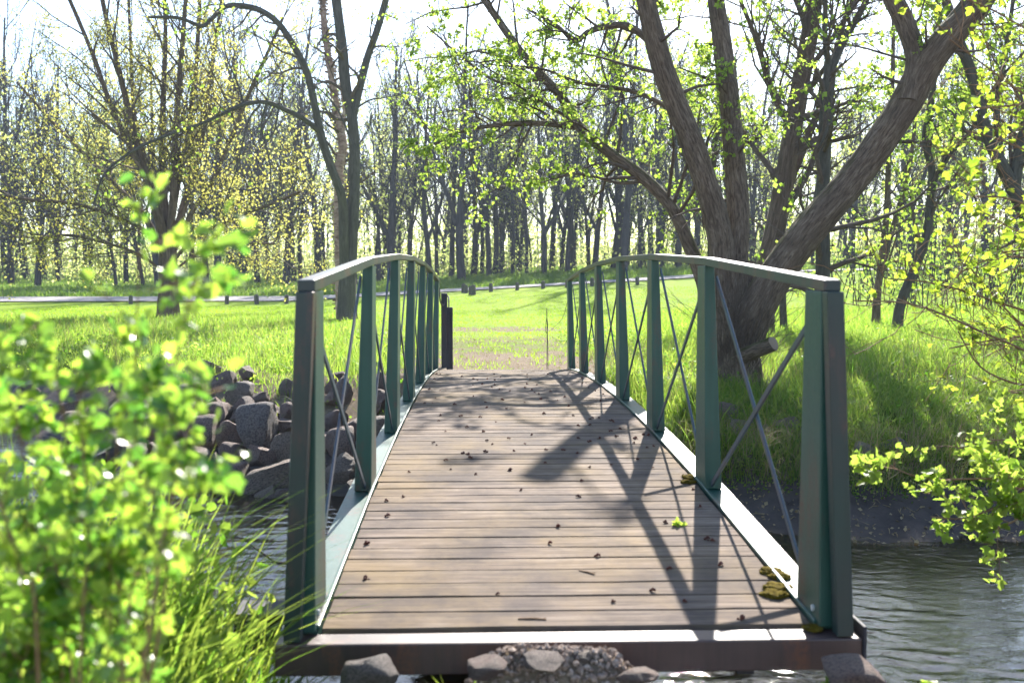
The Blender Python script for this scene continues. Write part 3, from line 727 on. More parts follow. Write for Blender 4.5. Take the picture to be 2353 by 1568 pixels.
q, rad = t3.stem(px([(1700, 800), (1732, 715), (1792, 615), (1858, 530), (1935, 440), (2010, 345), (2075, 250), (2122, 165), (2170, 95), (2235, 20), (2290, -60)], D3, np.linspace(0, -1.6, 11)), 0.25, 0.16, 48, 300, 0.022, None, power=0.8)
t3.along(q, rad, 9, 0.3, 1, 1.2, spec3b, 60, (0.2, 0, 0.1), 0.15)
q, rad = t3.stem(px([(2085, 232), (2100, 170), (2102, 120), (2078, 50), (2050, -10), (2030, -90)], D3 - 1.1), 0.12, 0.12, 36, 50, 0.012)
t3.along(q, rad, 4, 0.3, 1, 1.2, spec3b, 60, (0, 0, 0), 0.15)
# mossy thin limb arching out to the left over the far end of the bridge
q, rad = t3.stem(px([(1640, 770), (1612, 640), (1580, 555), (1545, 480), (1480, 410), (1400, 350), (1330, 290), (1290, 225), (1245, 175), (1200, 125), (1150, 55), (1105, -10), (1070, -70)], D3 + .3, np.linspace(0.3, 2.2, 13)), 0.10, 0.050, 20, 130, 0.008)
t3.along(q, rad, 30, 0.22, 1, 1.5, spec3, 60, (-0.1, 0, 0.1), 0.35, 0.15)
q, rad = t3.stem(px([(1322, 292), (1260, 285), (1190, 283), (1120, 290), (1060, 302), (1010, 325), (975, 352)], D3 + 1.7), 0.05, 0.018, 10, 44, 0.004)
t3.along(q, rad, 18, 0.1, 1, 1.0, spec3, 60, (0, 0, -0.1), 0.45, 0.2)
q, rad = t3.stem(px([(1540, 250), (1470, 215), (1400, 200), (1330, 190), (1250, 160), (1170, 150)], D3 + 1.2), 0.04, 0.012, 8, 40, 0.003)
t3.along(q, rad, 16, 0.1, 1, 1.0, spec3, 60, (0, 0, 0), 0.45, 0.2)
q, rad = t3.stem(px([(1510, 110), (1440, 60), (1360, 70), (1320, 95), (1280, 60), (1210, 20)], D3 + 1.0), 0.06, 0.02, 8, 40, 0.003)
t3.along(q, rad, 16, 0.1, 1, 1.0, spec3, 60, (0, 0, 0), 0.45, 0.2)
q, rad = t3.stem(px([(1250, 180), (1150, 190), (1060, 130), (980, 60)], D3 + 2.3), 0.03, 0.01, 8, 30, 0.003)
t3.along(q, rad, 12, 0.1, 1, 0.9, spec3, 60, (0, 0, 0), 0.45, 0.2)
q, rad = t3.stem(px([(1480, 415), (1420, 420), (1330, 400), (1240, 420)], D3 + 1.3), 0.03, 0.01, 8, 30, 0.003)
t3.along(q, rad, 9, 0.2, 1, 0.8, spec3, 60, (0, 0, 0), 0.45, 0.2)
# bare shoots round the base
for k in range(80):
    p0 = P(1650 + 90 * rng.random(), 800 + 60 * rng.random(), D3 - 0.35 + 0.3 * rng.random())
    t3.branch(p0, (rng.normal(0, 0.35), -0.25, 1), 0.7 + 0.7 * rng.random(), 0.006, 0, [dict(n=2, lr=0.5, ang=35, up=0.0, wig=0.2, pts=7, sides=3, minr=0.003), dict(pts=4, wig=0.2, sides=3, minr=0.002)])
t3.finish('leaning_maple', 'bark_maple', 'bark_twig', 'leaf_spring', 'big many-stemmed maple with a thick leaning trunk on the bank behind the right railing', leafsize=0.048, per=3, spread=0.022, kind='maple', droop=0.7, origin=o3)

# --- other hand-placed trees on the right, farther back
def side_tree(name, label, stems, D, base, leafm='leaf_spring', bark='bark_smooth', spec=spec2, cnt=10, ln=1.8, leafsize=0.1, per=3, dd=0.0, group=None, sides=10):
    T_ = Tree(); o_ = on_ground(base[0], base[1], D)
    for k, (pl, r0, r1) in enumerate(stems):
        pts = px(pl, D, np.linspace(0, dd * (1 if k % 2 else -1), len(pl)))
        if k == 0: pts = np.vstack([o_ - [0, 0, .3], pts])
        q, rad = T_.stem(pts, r0, r1, sides, max(20, int(np.linalg.norm(np.diff(pts, axis=0), axis=1).sum() / 0.18)), r0 * 0.06, root_flare(0.4, 0.4, 5, k) if k == 0 else None)
        T_.along(q, rad, cnt, 0.2, 1, ln, spec, 48, (0, 0, 0.2), 0.4, 0.3)
    return T_.finish(name, bark, 'bark_twig', leafm, label, 'tree', group, leafsize, per, 0.05, 'quad', origin=o_)
spec_bare = [dict(n=6, lr=0.5, ang=42, up=0.05, wig=0.2, pts=6, sides=4, t0=0.15, rr=0.5, minr=0.010, tip=0.3),
             dict(n=5, lr=0.55, ang=45, up=0.01, wig=0.24, pts=5, sides=3, minr=0.006, leaf=0.25),
             dict(pts=4, up=0.0, wig=0.25, sides=3, minr=0.005, leaf=0.3)]
spec_leafy = [dict(n=5, lr=0.5, ang=42, up=0.03, wig=0.2, pts=6, sides=4, t0=0.15, rr=0.5, minr=0.010, tip=0.3, leaf=0.25),
              dict(n=4.6, lr=0.55, ang=45, up=0.0, wig=0.24, pts=5, sides=3, minr=0.006, leaf=0.65),
              dict(pts=4, up=-0.02, wig=0.25, sides=3, minr=0.005, leaf=0.9)]
side_tree('brown_trunk_tree', 'thick brown tree leaning slightly behind the leaning maple trunk', [([(1752, 700), (1765, 600), (1790, 480), (1812, 350), (1838, 200), (1862, 60), (1875, -60)], .27, .17), ([(1790, 480), (1850, 330), (1900, 200), (1935, 60), (1980, -40)], .10, .05), ([(1820, 300), (1770, 200), (1740, 100), (1700, 0)], .09, .04)], 22, (1750, 760), bark='bark_brown', spec=spec_bare, ln=2.2, leafsize=.10, cnt=12, dd=.8)
side_tree('dark_slender_tree', 'slender dark tree forking high up behind the leaning trunk', [([(1886, 700), (1890, 600), (1889, 480), (1893, 350), (1900, 230), (1908, 150)], .16, .12), ([(1908, 160), (1940, 90), (1975, 30), (2010, -40)], .09, .05), ([(1905, 160), (1895, 80), (1898, -40)], .07, .04)], 20, (1885, 750), spec=spec_bare, ln=1.9, cnt=10, dd=.5)
side_tree('stump_tree', 'dark straight trunk rising behind the right railing top', [([(1798, 690), (1800, 640), (1796, 560), (1800, 440), (1820, 300), (1840, 200)], .09, .05)], 24, (1803, 735), spec=spec_bare, ln=1.4, cnt=9)
side_tree('twin_stem_tree', 'twin-stemmed thin tree standing in the sunny grass right of the bridge', [([(2014, 690), (2022, 620), (2036, 500), (2040, 400), (2044, 300), (2050, 180), (2052, 40)], .115, .05), ([(2018, 650), (2052, 520), (2085, 400), (2100, 300), (2110, 150)], .08, .04)], 27, (2012, 716), leafm='leaf_spring', spec=spec_leafy, cnt=9, ln=1.5, bark='bark_brown')
side_tree('crooked_dark_tree', 'crooked dark tree with leafy shoots on its trunk, far right in the grass', [([(2068, 700), (2100, 620), (2128, 540), (2137, 460), (2140, 390), (2125, 320), (2138, 240), (2150, 140), (2160, 20)], .12, .06), ([(2138, 430), (2185, 350), (2230, 300), (2260, 240)], .06, .03)], 23, (2058, 752), leafm='leaf_spring', spec=spec_leafy, cnt=11, ln=1.5)
side_tree('leaning_dark_tree', 'dark tree leaning left near the right edge, thick low fork', [([(2420, 640), (2370, 520), (2310, 400), (2265, 300), (2235, 180), (2190, 60), (2160, -40)], .19, .08), ([(2330, 430), (2345, 330), (2370, 200), (2380, 60)], .12, .06), ([(2300, 380), (2290, 250), (2310, 120), (2330, -20)], .08, .04)], 21, (2440, 720), leafm='leaf_spring', spec=spec_leafy, cnt=11, ln=1.9)
side_tree('leafy_sapling', 'thin leafy sapling behind the arching maple limb', [([(1632, 650), (1634, 500), (1640, 350), (1652, 220), (1640, 80)], .10, .05), ([(1634, 560), (1600, 430), (1560, 330), (1540, 220)], .06, .03)], 25, (1632, 725), spec=spec_leafy, cnt=12, ln=2.0)

# --- woodland beyond the road: prototypes, then copies that share their meshes
def wood_proto(seed, hgt, r, leafy, fork):
    global rng
    keep = rng; rng = np.random.default_rng(seed)
    T_ = Tree()
    sp = [dict(n=7, lr=0.42, ang=34, up=0.10, wig=0.13, pts=6, sides=4, t0=0.2, rr=0.55, minr=0.022, tip=0.3),
          dict(n=6, lr=0.5, ang=38, up=0.07, wig=0.18, pts=4, sides=3, minr=0.014, leaf=0.15 * leafy),
          dict(pts=3, up=0.03, wig=0.2, sides=3, minr=0.010, leaf=0.35 * leafy)]
    pts = [np.array([0, 0, -0.5]), np.array([0, 0, 0.3])]; d = np.array([rng.normal(0, .03), rng.normal(0, .03), 1])
    for k in range(7):
        d = d + rng.normal(0, 0.05, 3) * [1, 1, 0]; pts.append(pts[-1] + d / np.linalg.norm(d) * hgt / 7)
    q, rad = T_.stem(pts, r, r * 0.18, 8, 26, r * 0.05, root_flare(0.35, 0.5, 5, seed))
    T_.along(q, rad, 13, 0.28, 1.0, hgt * 0.33, sp, 34, (0, 0, 0.4), 0.5, 0.45)
    if fork:
        i = int(len(q) * 0.28); a = rng.random() * 6.28; e = np.array([math.cos(a) * 0.5, math.sin(a) * 0.5, 1])
        fp = [q[i] + e * (hgt * 0.6) * f + np.array([0, 0, 0.06 * hgt * f * f]) for f in np.linspace(0, 1, 6)]
        qf, rf = T_.stem(fp, rad[i] * 0.7, r * 0.15, 7, 16, 0.01); T_.along(qf, rf, 8, 0.3, 1, hgt * 0.25, sp, 36, (0, 0, 0.4), 0.5, 0.4)
    root = T_.finish('woodland_tree', 'bark_far', 'bark_far', 'leaf_far', None, None, None, 0.20, 2, 0.35)
    rng = keep
    return root
protos = [wood_proto(100 + k, [15, 13.5, 16, 12, 14.5, 11, 15.5, 13][k], [.24, .19, .27, .15, .22, .13, .30, .17][k], [0.5, 1.0, 0.4, 1.6, 0.7, 2.2, 0.4, 1.2][k], k in (2, 4, 6)) for k in range(8)]
used = [False] * 8
def plant_wood(x, y, k, sc, label, group):
    o = protos[k] if not used[k] else copy_tree(protos[k]); used[k] = True
    o.location = (x, y, float(ground_z(x, y)) - 0.05); o.scale = (sc, sc, sc * (0.9 + 0.25 * rng.random())); o.rotation_euler = (rng.normal(0, .02), rng.normal(0, .02), rng.random() * 6.28)
    tag(o, label, 'tree', group)
front = [(30, 74), (92, 70), (135, 82), (205, 75), (272, 72), (292, 78), (330, 74), (362, 70), (440, 80), (470, 76), (508, 64, 2), (532, 80), (562, 74), (592, 78), (622, 84), (655, 73), (690, 82), (735, 78), (860, 82), (905, 80), (940, 76),
         (985, 72), (1008, 78), (1036, 76, 0), (1062, 70, 6), (1088, 80), (1102, 84), (1128, 74), (1136, 78, 0), (1152, 80), (1178, 76), (1198, 84), (1212, 76), (1252, 73, 4), (1272, 86), (1304, 76), (1318, 88), (1356, 80), (1374, 76), (1402, 84), (1428, 90), (1470, 80), (1520, 84), (1556, 78), (1600, 84), (1720, 80), (1960, 62), (1985, 70), (2095, 66), (2180, 60), (2215, 70), (2260, 64), (2330, 68)]
ORD = 'first second third fourth fifth sixth seventh eighth ninth tenth eleventh twelfth thirteenth fourteenth fifteenth sixteenth seventeenth eighteenth nineteenth twentieth'.split() + ['twenty-' + w for w in 'first second third fourth fifth sixth seventh eighth ninth'.split()] + ['thirtieth']
zones = [(-1, 386, 'left of the yellow-leaved tree'), (386, 800, 'between yellow-leaved tree and forked tree'), (800, 1310, 'between forked tree and right railing'), (1310, 1900, 'behind the right railing'), (1900, 9999, 'to the right of the leaning maple')]
zc = [0] * len(zones)
for e in front:
    zi = [k for k, z_ in enumerate(zones) if z_[0] <= e[0] < z_[1]][0]; zc[zi] += 1
    p = P(e[0] + rng.normal(0, 3), 640, e[1])
    plant_wood(p[0], p[1], e[2] if len(e) > 2 else int(rng.integers(0, 8)), 0.85 + 0.3 * rng.random(), '%s wood-edge tree from the left, %s' % (ORD[zc[zi] - 1], zones[zi][2]), 'trees at the wood edge')
for k in range(24):
    d = 66 + 22 * rng.random(); p = P(-60 + 2500 * rng.random(), 640, d)
    plant_wood(p[0], p[1], int(rng.integers(0, 8)), 0.8 + 0.4 * rng.random(), 'dark trunk in the second row of the wood edge', 'second row of the wood edge')
for k in range(120):
    d = 84 + 46 * rng.random() ** 1.2; p = P(-120 + 2600 * rng.random(), 640, d)
    plant_wood(p[0], p[1], int(rng.integers(0, 8)), 0.85 + 0.45 * rng.random(), 'slender tree deep in the wood behind the wood edge', 'trees deep in the wood')

# understory of young leaves and thin shoots, and the far wood that reads as one mass
def understory(name, n, drange, xr, zr, size, mat, label, stems):
    b = Buf(); pts = []
    for k in range(n):
        d = drange[0] + (drange[1] - drange[0]) * rng.random(); p = P(xr[0] + (xr[1] - xr[0]) * rng.random(), 640, d)
        g = float(ground_z(p[0], p[1])); hgt = zr[0] + (zr[1] - zr[0]) * rng.random() ** 1.6; w = 0.6 + 0.9 * rng.random()
        m = int(26 + 30 * rng.random())
        c = rng.normal(size=(m, 3)) * [w, w, hgt * 0.30] + [p[0], p[1], g + hgt * 0.55]
        pts.append(c[c[:, 2] > g + 0.1])
        for s_ in range(stems):
            e = np.array([p[0] + rng.normal(0, .7), p[1] + rng.normal(0, .7), g - 0.1]); f = e + [rng.normal(0, hgt * .18), rng.normal(0, .3), hgt * (0.7 + .5 * rng.random())]
            tube(b, [e, (e + f) / 2 + rng.normal(0, .1, 3), f], [0.025, 0.018, 0.008], 3, mi=1, cap=False)
    A = np.concatenate(pts); leaves(b, A, size * (0.6 + 0.8 * rng.random(len(A))), 'quad', 0.2, 0.4)
    tag(b.build(name, [mat, 'bark_far'], None, False), label, 'undergrowth', kind='stuff')
understory('undergrowth', 760, (72, 128), (-80, 2440), (1.0, 6.0), 0.22, 'leaf_far', 'pale green young undergrowth between the woodland trunks', 3)
understory('brushwood', 80, (34, 60), (1930, 2480), (0.8, 4.5), 0.16, 'leaf_spring', 'leafy brush in front of the wood on the right', 5)
b = Buf()
for k in range(260):
    d = 130 + 60 * rng.random(); p = P(-250 + 2850 * rng.random(), 640, d); g = float(ground_z(p[0], p[1])); hgt = 9 + 7 * rng.random(); rr_ = .12 + .15 * rng.random()
    top = np.array([p[0] + rng.normal(0, .6), p[1], g + hgt])
    tube(b, [(p[0], p[1], g - .3), ((p[0] + top[0]) / 2 + rng.normal(0, .15), p[1], g + hgt / 2), top], [rr_, rr_ * .7, .03], 4, mi=1, cap=False)
    for m in range(9):
        f = .3 + .65 * rng.random(); s0 = np.array([p[0], p[1], g]) * (1 - f) + top * f; e = s0 + np.array([rng.normal(0, 1.5), rng.normal(0, 1), 1.2 + 2.2 * rng.random()])
        tube(b, [s0, (s0 + e) / 2 + [0, 0, -.2], e], [.06, .04, .02], 3, mi=1, cap=False)
A = []
for k in range(3000):
    d = 118 + 70 * rng.random(); p = P(-250 + 2850 * rng.random(), 640, d); g = float(ground_z(p[0], p[1]))
    A.append(rng.normal(size=(22, 3)) * [1.6, 1.6, 1.1] + [p[0], p[1], g + 0.4 + 6.5 * rng.random() ** 2.4])
A = np.concatenate(A); leaves(b, A, 0.42 * (0.6 + 0.8 * rng.random(len(A))), 'quad', 0.2, 0.4)
tag(b.build('distant_wood', ['leaf_far', 'bark_far'], None, False), 'far bare woodland with pale green haze of buds', 'woods', kind='stuff')
# ------------------------------------------------------------------ rocks
t = NT('granite_boulder'); oc = t.offset_coord('Object', 91.0); rnd = t.orand()
n1 = t.noise(oc, 2.2, 6, 0.65); n2 = t.noise(oc, 16, 6, 0.75); n3 = t.noise(oc, 60, 3, 0.6)
c = t.ramp(rnd, [(0.0, (0.26, 0.155, 0.135)), (0.3, (0.38, 0.235, 0.185)), (0.55, (0.25, 0.185, 0.17)), (0.8, (0.42, 0.32, 0.24)), (1.0, (0.20, 0.19, 0.21))])
c = t.mix(t.ramp(n1, [(0.35, 0.0), (0.7, 0.7)]), c, (0.36, 0.29, 0.25))
c = t.mix(t.ramp(n2, [(0.38, 0.85), (0.56, 0.0)]), c, (0.065, 0.045, 0.043))
c = t.mix(t.ramp(n3, [(0.6, 0.0), (0.75, 0.45)]), c, (0.33, 0.28, 0.25))
M['rock'] = t.done(t.principled(c, 0.72, t.bump(t.math('ADD', n2, t.math('MULTIPLY', n3, 0.3)), 1.0, 0.10), 0.4))
def rock_mesh(seed, cuts=9, rough=0.10, sub=4):
    bm = bmesh.new(); bmesh.ops.create_icosphere(bm, subdivisions=sub, radius=1.0); r = random.Random(seed)
    pl = []
    for k in range(cuts):
        v = Vector((r.gauss(0, 1), r.gauss(0, 1), r.gauss(0, 1))).normalized(); pl.append((v, r.uniform(0.40, 0.76)))
    off = Vector((seed * 7.3, seed * 1.7, 0))
    for v in bm.verts:
        c = v.co.copy()
        for n_, d_ in pl:
            e = c.dot(n_) - d_
            if e > 0: c -= n_ * e * 0.93
        c += c.normalized() * (mnoise.noise(c * 1.6 + off) * rough + mnoise.noise(c * 5 + off) * rough * 0.35 + mnoise.noise(c * 13 + off) * rough * 0.12)
        v.co = c
    me = bpy.data.meshes.new('rock'); bm.to_mesh(me); bm.free(); me.materials.append(M['rock'])
    me.polygons.foreach_set('use_smooth', [True] * len(me.polygons)); me.set_sharp_from_angle(angle=R(38))
    return me
RM = [rock_mesh(k, 8 + k % 5, 0.06 + 0.02 * (k % 3), 4) for k in range(12)]
RH4 = [rock_mesh(40 + k, 8, 0.10, 4) for k in range(4)]
def rock(p, sx, sy, sz, label, group=None, me=None, rot=None):
    o = obj('rock', me or RM[int(rng.integers(0, 12))], None, p, rot or (rng.normal(0, .25), rng.normal(0, .25), rng.random() * 6.28), (sx, sy, sz))
    return tag(o, label, 'rock', group)
def rock_at(vx, vy, w, h, D, label, group=None, depth=1.0, me=None, rot=None):
    if me is not None: w, h = w * .66, h * .58; vy += 6
    if D > 9:      # rest the stone on the bank: follow the sight line to the ground
        for D_ in np.arange(8.5, 22, 0.05):
            p_ = P(vx, vy, D_)
            if p_[2] <= max(float(ground_z(p_[0], p_[1])), WATER_Z - .08) + 0.45 * h * D_ / FPX: D = float(D_); break
    k = D / FPX; return rock(P(vx, vy, D), w * k * 0.72, w * k * 0.66 * depth, h * k * 0.82, label, group, me, rot or (rng.normal(0, .15), rng.normal(0, .15), rng.normal(0, .5)))
c6 = lambda x, y: ((350 + x / 3.484) / 1.1565, (950 + y / 3.484) / 1.1565)
c5 = lambda x, y: ((700 + x / 2.353) / 1.1565, (650 + y / 2.353) / 1.1565)
majors = [(275, 415, 180, 100, 'small brown rock below the grass, leftmost of the visible riprap'), (490, 375, 270, 180, 'brown lumpy rock with a grey cap at the upper left of the riprap'),
          (490, 520, 240, 180, 'flat-topped dark block in the riprap left of the bridge'), (285, 630, 280, 180, 'rounded dark boulder half hidden by the foreground bush'),
          (640, 545, 180, 140, 'pale pinkish block behind the grey wedge rock'), (790, 580, 270, 210, 'blue-grey wedge rock in the middle of the riprap'),
          (765, 435, 140, 100, 'small pale rock on the soil above the grey wedge rock'), (1015, 550, 200, 150, 'brown rounded rock between the grey wedge and the largest boulder'),
          (1200, 670, 400, 380, 'largest reddish boulder with a sunlit pale face in the riprap'), (680, 710, 370, 270, 'purple-brown angular boulder under the grey wedge rock'),
          (930, 720, 210, 190, 'smooth brown rock left of the largest boulder'), (400, 720, 160, 120, 'low dark rock beside the rounded boulder'),
          (545, 945, 390, 240, 'wide rounded dark boulder at the water edge'), (690, 1010, 290, 210, 'angular grey rock leaning on the wide boulder at the water'),
          (960, 1065, 420, 270, 'big dark ridged boulder standing at the waterline'), (930, 890, 230, 140, 'pale rock wedged above the ridged waterline boulder'),
          (1200, 930, 240, 250, 'tall grey rock below the largest boulder'), (1390, 860, 280, 300, 'round brown boulder touching the left railing post in view'),
          (1310, 1110, 470, 200, 'long flat tilted slab by the water next to the railing'), (895, 1240, 210, 120, 'small sunlit white-topped rock in the shallow water'),
          (620, 1300, 120, 50, 'tiny dark rock poking out of the creek'), (1270, 1265, 230, 110, 'low rounded rock in the water below the slab'),
          (1410, 1270, 190, 140, 'grey rock in the water next to the railing foot'), (1480, 1340, 120, 150, 'small blocky rock in the water beside the left railing strut'),
          (1430, 640, 200, 170, 'dark rock right of the largest boulder'), (1450, 550, 170, 170, 'brown rock above and right of the largest boulder'),
          (290, 900, 180, 120, 'dark rock at the water partly behind bush leaves'), (1200, 380, 160, 110, 'pale flat stone lying on the bare bank soil'),
          (1470, 290, 160, 130, 'pale squarish stone on the bank beside the railing'), (720, 110, 180, 160, 'dark rock sunk in grass at the top of the bank'),
          (860, 220, 240, 150, 'rough tan rock below the grass edge'), (1075, 155, 160, 150, 'tan block topped by grass at the bank edge')]
for cx_, cy_, w_, h_, lb in majors:
    vx, vy = c6(cx_, cy_); w_, h_ = w_ / 4.03, h_ / 4.03
    D = float(np.interp(vy + h_ * 0.3, [840, 900, 1000, 1100, 1150, 1200], [15.6, 14.4, 12.9, 11.7, 11.1, 10.5]))
    rot = (0.1, -0.42, 0.2) if 'slab' in lb else None
    rock_at(vx, vy, w_, h_, D, lb, 'riprap on the far bank', 0.95, rot=rot)
for cx_, cy_, w_, h_, lb in [(460, 820, 80, 60, 'small tan stone seen between the first two left railing posts'), (500, 925, 130, 140, 'pale stacked rock seen through the first left railing panel'), (425, 900, 70, 90, 'narrow pale stone beside the first brace'),
                             (430, 970, 90, 70, 'small grey stone under the pale stacked rock'), (470, 1095, 90, 90, 'brown stone seen through the first left railing panel'), (500, 1260, 190, 170, 'dark angular rock low in the first left railing panel'),
                             (540, 1165, 130, 120, 'grey rock above the dark angular rock in the first railing panel'), (500, 1400, 200, 130, 'dark slab low behind the first left brace'),
                             (720, 880, 120, 110, 'dark rock seen in the second left railing panel'), (715, 1000, 130, 120, 'brown rock seen low in the second left railing panel'), (720, 780, 90, 70, 'tan rock high in the second left railing panel')]:
    vx, vy = c5(cx_, cy_); w_, h_ = w_ / 2.721, h_ / 2.721
    D = float(np.interp(vy + h_ * 0.3, [840, 900, 1000, 1100, 1150, 1200], [15.2, 13.8, 12.4, 11.4, 10.9, 10.4]))
    rock_at(vx, vy, w_, h_, D, lb, 'riprap on the far bank')
for k in range(130):
    x = -8.5 + 9.8 * rng.random() ** 0.7; y = min(float(np.interp(x, _sx, _sy)) + rng.uniform(-0.35, 2.3), 9.3 if x > -1.5 else 99); s_ = 0.08 + 0.20 * rng.random() ** 1.6
    rock((x, y, float(ground_z(x, y)) + s_ * 0.25), s_ * (1 + .5 * rng.random()), s_, s_ * (.6 + .3 * rng.random()), 'dark stone filling the gaps of the far bank riprap', 'filler stones on the far bank')
for k in range(12):
    x = rng.uniform(1.6, 4.2); y = float(np.interp(x, _sx, _sy)) + rng.uniform(1.2, 2.9); s_ = 0.08 + 0.16 * rng.random()
    rock((x, y, float(ground_z(x, y)) + s_ * 0.2), s_ * 1.3, s_, s_ * .7, 'dark stone half sunk in the right bank below the maple', 'stones on the right bank')
rock_at(1245, 1512, 108, 62, 3.10, 'reddish rounded stone lying against the near end beam', 'stones at the near bridge end', me=RH4[0])
rock_at(1110, 1533, 130, 62, 3.04, 'flat purple-grey stone set in the gravel mound', 'stones at the near bridge end', me=RH4[1])
rock_at(1462, 1548, 110, 66, 3.04, 'grey stone at the right end of the gravel mound', 'stones at the near bridge end', me=RH4[2])
rock_at(1345, 1508, 40, 22, 3.16, 'small pale pebble by the reddish stone', 'stones at the near bridge end')
rock_at(1955, 1562, 225, 120, 3.16, 'brown boulder under the right corner of the bridge', 'stones at the near bridge end', me=RH4[3])
rock_at(830, 1560, 190, 160, 3.12, 'big grey boulder behind the grass at the left bridge corner', 'stones at the near bridge end', me=RH4[1])

# gravel on the mound
t = NT('gravel_bits'); M['gravel'] = t.done(t.principled(t.ramp(t.noise(t.coord('Object'), 55, 2), [(0.3, (0.12, 0.085, 0.065)), (0.5, (0.26, 0.19, 0.15)), (0.7, (0.42, 0.34, 0.29))]), .9, spec=.2))
b = Buf()
bm = bmesh.new(); bmesh.ops.create_icosphere(bm, subdivisions=1, radius=1.0); pv = np.array([v.co[:] for v in bm.verts]); pf = np.array([[v.index for v in f.verts] for f in bm.faces]); bm.free()
for k in range(4200):
    x, y = rng.normal(-0.06, 0.24), rng.uniform(-0.62, -0.03); s_ = 0.003 + 0.010 * rng.random() ** 3
    b.add(pv * (s_ * (0.6 + 0.8 * rng.random(3))) * (1 + rng.normal(0, .12, (len(pv), 1))) + [x, y, float(ground_z(x, y)) + s_ * .3], pf)
tag(b.build('gravel', 'gravel', None, False), 'loose gravel on the soil mound before the bridge', 'gravel', kind='stuff')

# cut hollow log beside the maple base, and dark branches under it
def log(name, a, c_, r, label, cat='log', ends=True):
    b = Buf(); a, c_ = np.array(a), np.array(c_); pts = np.array([a + (c_ - a) * f for f in np.linspace(0, 1, 24)]) + rng.normal(0, r * .03, (24, 3))
    tube(b, pts, np.linspace(r, r * .92, 24), 22, r * .09, rng.random() * 20, cap=False)
    tube(b, [pts[-1], pts[-1] - (c_ - a) * .12], [r * .90, r * .45], 22, r * .05, 3.0)
    tube(b, [pts[0], pts[0] + (c_ - a) * .02], [r * .97, r * .1], 22)
    return tag(b.build(name, 'bark_maple'), label, cat)
log('log', P(1690, 822, 13.4), P(1776, 790, 12.9), 0.105, 'cut hollow log lying beside the leaning maple trunk')
log('fallen_branch', P(1590, 1008, 11.6), P(1815, 1022, 11.2), 0.045, 'dark fallen branch under the maple roots on the right bank', 'branch')
b = Buf(); tube(b, spline([P(1570, 945, 12), P(1640, 985, 11.8), P(1720, 1040, 11.5)], 16), np.linspace(.06, .02, 16), 8, .006)
tag(b.build('exposed_root', 'bark_maple'), 'exposed dark root running down the bank from the maple', 'root')
b = Buf()
tube(b, spline([P(572, 1248, 7.6), P(606, 1272, 7.6), P(640, 1292, 7.6), P(690, 1288, 7.7)], 12), np.linspace(.006, .012, 12), 6)
tube(b, spline([P(585, 1291, 7.6), P(620, 1290, 7.6), P(645, 1292, 7.6)], 8), np.linspace(.004, .008, 8), 6)
tag(b.build('driftwood_twig', 'bark_twig'), 'forked dark twig sticking out of the creek beside the left railing', 'twig')

# ------------------------------------------------------------------ things on and round the deck
t = NT('deck_moss'); oc = t.coord('Object')
c = t.ramp(t.noise(oc, 60, 5, .7), [(0.3, (0.07, 0.045, 0.006)), (0.7, (0.20, 0.15, 0.015))])
M['moss'] = t.done(t.principled(c, 0.95, t.bump(t.noise(oc, 160, 4), .9, .01), 0.1))
for vx, vy, w_, h_, lb in [(1770, 1313, 52, 22, 'small flat moss clump, upper one beside the right post'), (1790, 1325, 50, 30, 'round olive moss clump between the two larger ones'), (1785, 1350, 62, 36, 'largest green-brown moss clump at the deck edge'),
                           (1778, 1366, 60, 18, 'ragged brown moss clump nearest to the right corner'), (1585, 1097, 40, 16, 'moss clump at the foot of the second right post'), (1582, 1108, 34, 10, 'thin moss patch just below the second right post'), (1868, 1444, 44, 12, 'dark moss wedge in the right deck corner')]:
    # position on the deck by casting the sight line to it
    d_ = _f + (vx - CX) / FPX * _r - (vy - CY) / FPX * _u; s_ = 3.0
    for k in range(40):
        p = CAM + d_ * s_; e = p[2] - arch(p[1])
        s_ += e / (-d_[2] + 1e-6) * 0.6
    p = CAM + d_ * s_; r_ = w_ * s_ / FPX * .5
    bm = bmesh.new(); bmesh.ops.create_icosphere(bm, subdivisions=4, radius=1.0)
    for v in bm.verts:
        c_ = v.co; k_ = 1 + .35 * mnoise.noise(c_ * 1.7 + Vector((vx, vy, 0))) + .22 * mnoise.noise(c_ * 6 + Vector((vx, 0, 0))) + .1 * mnoise.noise(c_ * 16)
        v.co = Vector((c_.x * r_ * k_, c_.y * r_ * .9 * k_, c_.z * r_ * .26 * k_))
    me = bpy.data.meshes.new('moss_clump'); bm.to_mesh(me); bm.free(); me.materials.append(M['moss']); me.polygons.foreach_set('use_smooth', [True] * len(me.polygons))
    mo = obj('moss_clump', me, None, (p[0], p[1], arch(p[1]) + .004))
    fb = Buf(); vv = np.array([v.co[:] for v in me.vertices]); vv = vv[vv[:, 2] > 0]; vv = vv[rng.integers(0, len(vv), 500)]; blades(fb, vv - [0, 0, .002], .011, .0016, .8, 1); fb.build('moss_fuzz', 'moss', mo, False)
    tag(mo, lb, 'moss', 'moss clumps on the deck')

